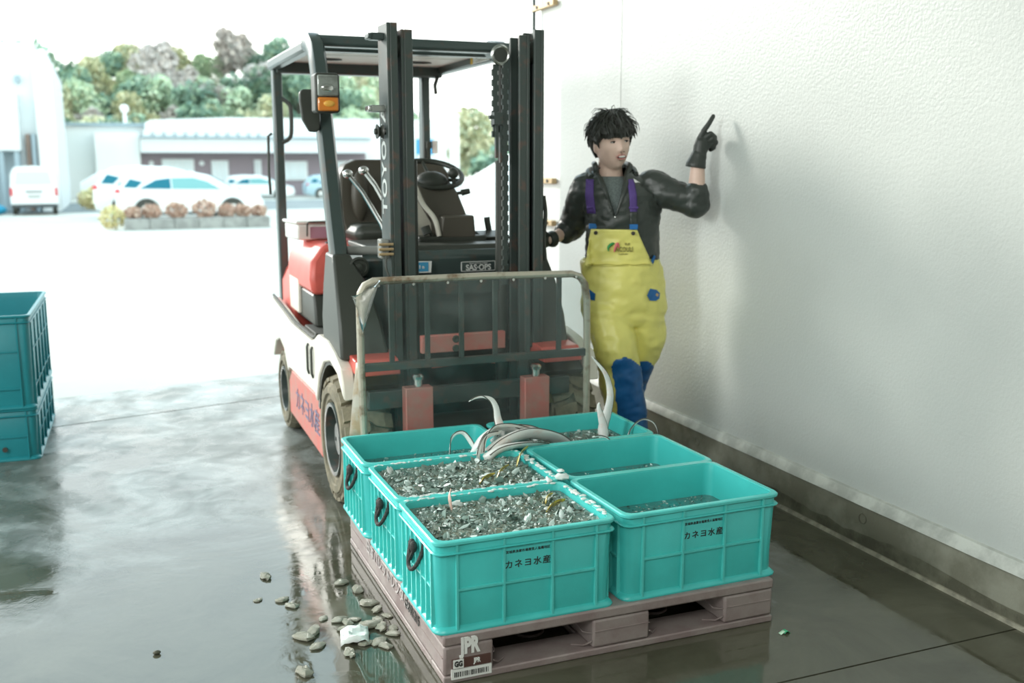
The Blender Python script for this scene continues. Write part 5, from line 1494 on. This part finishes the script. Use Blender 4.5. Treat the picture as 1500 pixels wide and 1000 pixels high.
for u in (.11, .885):
    p = bibp(u, .925)
    obj('bib_button', MB().lathe([(.002, -.004), (.0075, -.004), (.009, -.001), (.009, .003)], (p[0], p[1] - .004, p[2] - .004), 'y', 14), M_groove, bib)
def bib_text(s, size, u, v, m, **k):
    p = bibp(u, v)
    return text('lettering', s, size, m, bib, (p[0], p[1] - .0062, p[2]), (1, 0, 0), (0, 0, 1), **k)
M_olive = mat('olive_print', (.20, .17, .04), .6)
bib_text('NCOULI', .030, .62, .46, M_olive, off=.0003, sx=.72)
bib_text('雨衣', .013, .70, .60, M_olive)
bib_text('FISHERMAN', .0085, .585, .335, M_olive)
pg_, pr_ = bibp(.40, .52), bibp(.50, .55)
obj('logo_swoosh', MB().tube(catmull([(pg_[0] - .012, pg_[1] - .006, pg_[2] - .018), (pg_[0] - .012, pg_[1] - .006, pg_[2] + .002), (pg_[0] + .006, pg_[1] - .006, pg_[2] + .016), (pg_[0] + .016, pg_[1] - .006, pg_[2] + .017)], 4), [.002 + .005 * math.sin(PI * i / 12) for i in range(13)], 6), mat('green_print', (.03, .32, .08), .5), bib, label='green curved logo stroke')
obj('logo_flame', MB().tube(catmull([(pr_[0] - .012, pr_[1] - .006, pr_[2] - .026), (pr_[0] - .006, pr_[1] - .006, pr_[2] - .004), (pr_[0] + .003, pr_[1] - .006, pr_[2] + .013), (pr_[0] + .010, pr_[1] - .006, pr_[2] - .008)], 4), [.003 + .004 * math.sin(PI * i / 12) for i in range(13)], 6), mat('pink_print', (.72, .16, .16), .5), bib, label='pink red logo stroke')
# braces
for xs_ in ((-.093, -.100, -.112, -.108), (.083, .082, .078, .074)):
    zs = (1.140, 1.22, 1.30, 1.365)
    def sp_(t):
        k = min(2, int(t * 3)); q = t * 3 - k
        return xs_[k] + (xs_[k + 1] - xs_[k]) * q, zs[k] + (zs[k + 1] - zs[k]) * q
    def strap(t0, t1, hw, off):
        def fn(u, v):
            x, z = sp_(t0 + (t1 - t0) * v)
            xx = x + (u - .5) * 2 * hw
            return (xx, front(xx, z) - off, z)
        return MB().grid(fn, 4, 12)
    bz = obj('brace', strap(.30, 1, .017, .005), M_purp, man, smooth=80, solid=.003, label='purple webbing brace')
    obj('brace_lower', strap(.06, .34, .017, .007), M_jack, bz, smooth=80, solid=.003)
    x, z = sp_(.42)
    obj('slider', MB().box(x - .021, x + .021, front(x, z) - .014, front(x, z) - .004, z - .005, z + .005), M_purp, bz, bev=.002)
    x, z = sp_(.06)
    obj('blue_tab', MB().box(x - .018, x + .018, front(x, z) - .018, front(x, z) - .004, z - .012, z + .012), mat('bright_blue_webbing', (.02, .16, .45), .6), bz, bev=.002, label='bright blue strap end')
# side tabs on the hips
def tab(pts, name, off=.004):
    s = MB()
    c = Vector((sum(p[0] for p in pts) / len(pts), 0, sum(p[1] for p in pts) / len(pts)))
    ring = [Vector((x, ofront(x, z) - off, z)) for x, z in pts]
    cc = Vector((c.x, ofront(c.x, c.z) - off - .002, c.z))
    v0 = s.bm.verts.new(cc)
    vs = [s.bm.verts.new(p) for p in ring]
    for i in range(len(vs)):
        s.bm.faces.new((v0, vs[i], vs[(i + 1) % len(vs)]))
    return obj(name, s, M_bluef, ov, smooth=None, solid=.004, label='blue oilskin tab')
tb_ = tab([(.150, .842), (.166, .872), (.196, .865), (.214, .848), (.210, .824), (.192, .816), (.164, .818)], 'hip_tab', .006)
obj('tab_stud', MB().lathe([(.001, -.004), (.007, -.003), (.008, .004)], (.200, ofront(.2, .842) - .012, .842), 'y', 12), M_bronze, tb_)
tab([(-.128, .868), (-.108, .866), (-.084, .848), (-.086, .818), (-.120, .820)], 'hip_tab', .006)
p = (.178, front(.178, .995) - .014, .995)
obj('side_hook', MB().cyl((.176, p[1] - .004, .985), (.192, p[1] + .006, 1.018), .009, .006, 10), M_bluef, ov)
# blue reinforced shins: patches lifted off the overalls skin
def patch(name, cond, off, m, label):
    bm = bmesh.new(); bm.from_mesh(ome)
    bm.normal_update()
    keep = [f for f in bm.faces if cond(f.calc_center_median(), f.normal)]
    kset = set(keep)
    bmesh.ops.delete(bm, geom=[f for f in bm.faces if f not in kset], context='FACES')
    for v in bm.verts: v.co += v.normal * off
    for _ in range(3):
        bmesh.ops.smooth_vert(bm, verts=[v for v in bm.verts if v.is_boundary], factor=.5, use_axis_x=True, use_axis_y=True, use_axis_z=True)
    me = bpy.data.meshes.new(name)
    bm.to_mesh(me); bm.free()
    for q in me.polygons: q.use_smooth = True
    return obj(name, me, m, ov, smooth=None, solid=.003, label=label)
def axis_at(lg, z):
    for a, b in zip(lg, lg[1:]):
        if a[2] >= z >= b[2]:
            t = (a[2] - z) / (a[2] - b[2])
            return a[0] + (b[0] - a[0]) * t, a[1] + (b[1] - a[1]) * t
    return lg[-1][0], lg[-1][1]
lA = [(-.028, -.012, .80), (.022, -.115, .56), (.062, -.085, .32), (.092, -.07, .09)]
lB = [(.150, -.01, .80), (.165, -.02, .62), (.105, .04, .40), (.05, .09, .09)]
def cA(c, n):
    ax, ay = axis_at(lA, c.z)
    r = math.hypot(c.x - ax, c.y - ay)
    bx, by = axis_at(lB, c.z)
    if r > math.hypot(c.x - bx, c.y - by) + .02: return False
    du = c.x - ax - .014
    top = .572 - 9.0 * du * du
    return .06 < c.z < top and c.y < ay + .03 and du > -.062
def cB(c, n):
    ax, ay = axis_at(lB, c.z)
    bx, by = axis_at(lA, c.z)
    if math.hypot(c.x - ax, c.y - ay) > math.hypot(c.x - bx, c.y - by) - .006: return False
    du = c.x - ax - .01
    return .06 < c.z < .535 - 10 * du * du and c.y < ay + .03 and abs(du) < .07
patch('shin_patch', cA, .003, M_bluef, 'blue reinforced shin of the front leg')
patch('shin_patch', cB, .003, M_bluef, 'blue reinforced shin of the rear leg')
for lg, rz in ((lA, -.2), (lB, .5)):
    x, y, z = lg[-1]
    b = MB().ell((x, y, .075), (.07, .085, .075)).ell((x - .2 * math.sin(rz) * .3, y - .085, .045), (.052, .105, .044), Euler((0, 0, rz))).box(x - .045, x + .045, y - .15, y + .06, .0, .03)
    obj('boot', remesh(b, .009, 4), M_yel, man, smooth=None, label='yellow rubber boot')

# gloves: palm, four separate fingers and a thumb each
def chain(s, pts, r0, r1):
    for i in range(len(pts) - 1):
        a = r0 + (r1 - r0) * i / (len(pts) - 1); b = r0 + (r1 - r0) * (i + 1) / (len(pts) - 1)
        s.caps(pts[i], pts[i + 1], a, b, 10)
gl = MB()
gl.tube([(.364, -.105, 1.418), (.366, -.105, 1.432), (.374, -.105, 1.462), (.380, -.105, 1.478)], [.047, .046, .038, .036], 18)
gl.caps((.380, -.105, 1.476), (.386, -.106, 1.528), .033, .030, 14)
gl.ell((.388, -.106, 1.512), (.037, .024, .042), Euler((0, .25, 0)))
chain(gl, [(.374, -.108, 1.540), (.392, -.116, 1.578), (.415, -.120, 1.612), (.434, -.118, 1.644)], .0150, .0108)
chain(gl, [(.396, -.110, 1.543), (.424, -.118, 1.566), (.446, -.108, 1.552), (.440, -.086, 1.533)], .0155, .0125)
chain(gl, [(.408, -.108, 1.530), (.436, -.116, 1.546), (.453, -.104, 1.530), (.443, -.085, 1.514)], .0150, .0120)
chain(gl, [(.412, -.104, 1.514), (.434, -.110, 1.524), (.446, -.100, 1.508), (.436, -.084, 1.498)], .0135, .0105)
chain(gl, [(.398, -.084, 1.492), (.414, -.070, 1.522), (.420, -.078, 1.550)], .0145, .0105)
obj('glove', remesh(gl, .0036, 3, .4), M_glove, man, smooth=None, label='black glove with the index finger pointing')
g2 = MB()
g2.tube([(-.262, .048, 1.089), (-.272, .040, 1.088), (-.288, .030, 1.086)], [.040, .039, .033], 16)
g2.ell((-.310, .018, 1.085), (.045, .022, .038), Euler((0, 0, .5)))
for i, (dz, L) in enumerate(((.026, .9), (.010, 1.0), (-.007, .95), (-.023, .8))):
    b = Vector((-.338, -.0, 1.085 + dz))
    chain(g2, [b + Vector((.012, .006, 0)), b + Vector((-.024 * L, -.016 * L, .002)), b + Vector((-.046 * L, -.006 * L, -.002)), b + Vector((-.052 * L, .016 * L, -.006))], .0125, .0095)
chain(g2, [(-.300, .012, 1.11), (-.322, -.012, 1.130), (-.345, -.030, 1.132)], .0145, .0105)
obj('glove', remesh(g2, .0038, 3, .4), M_glove, man, smooth=None, label='black glove holding the mast')
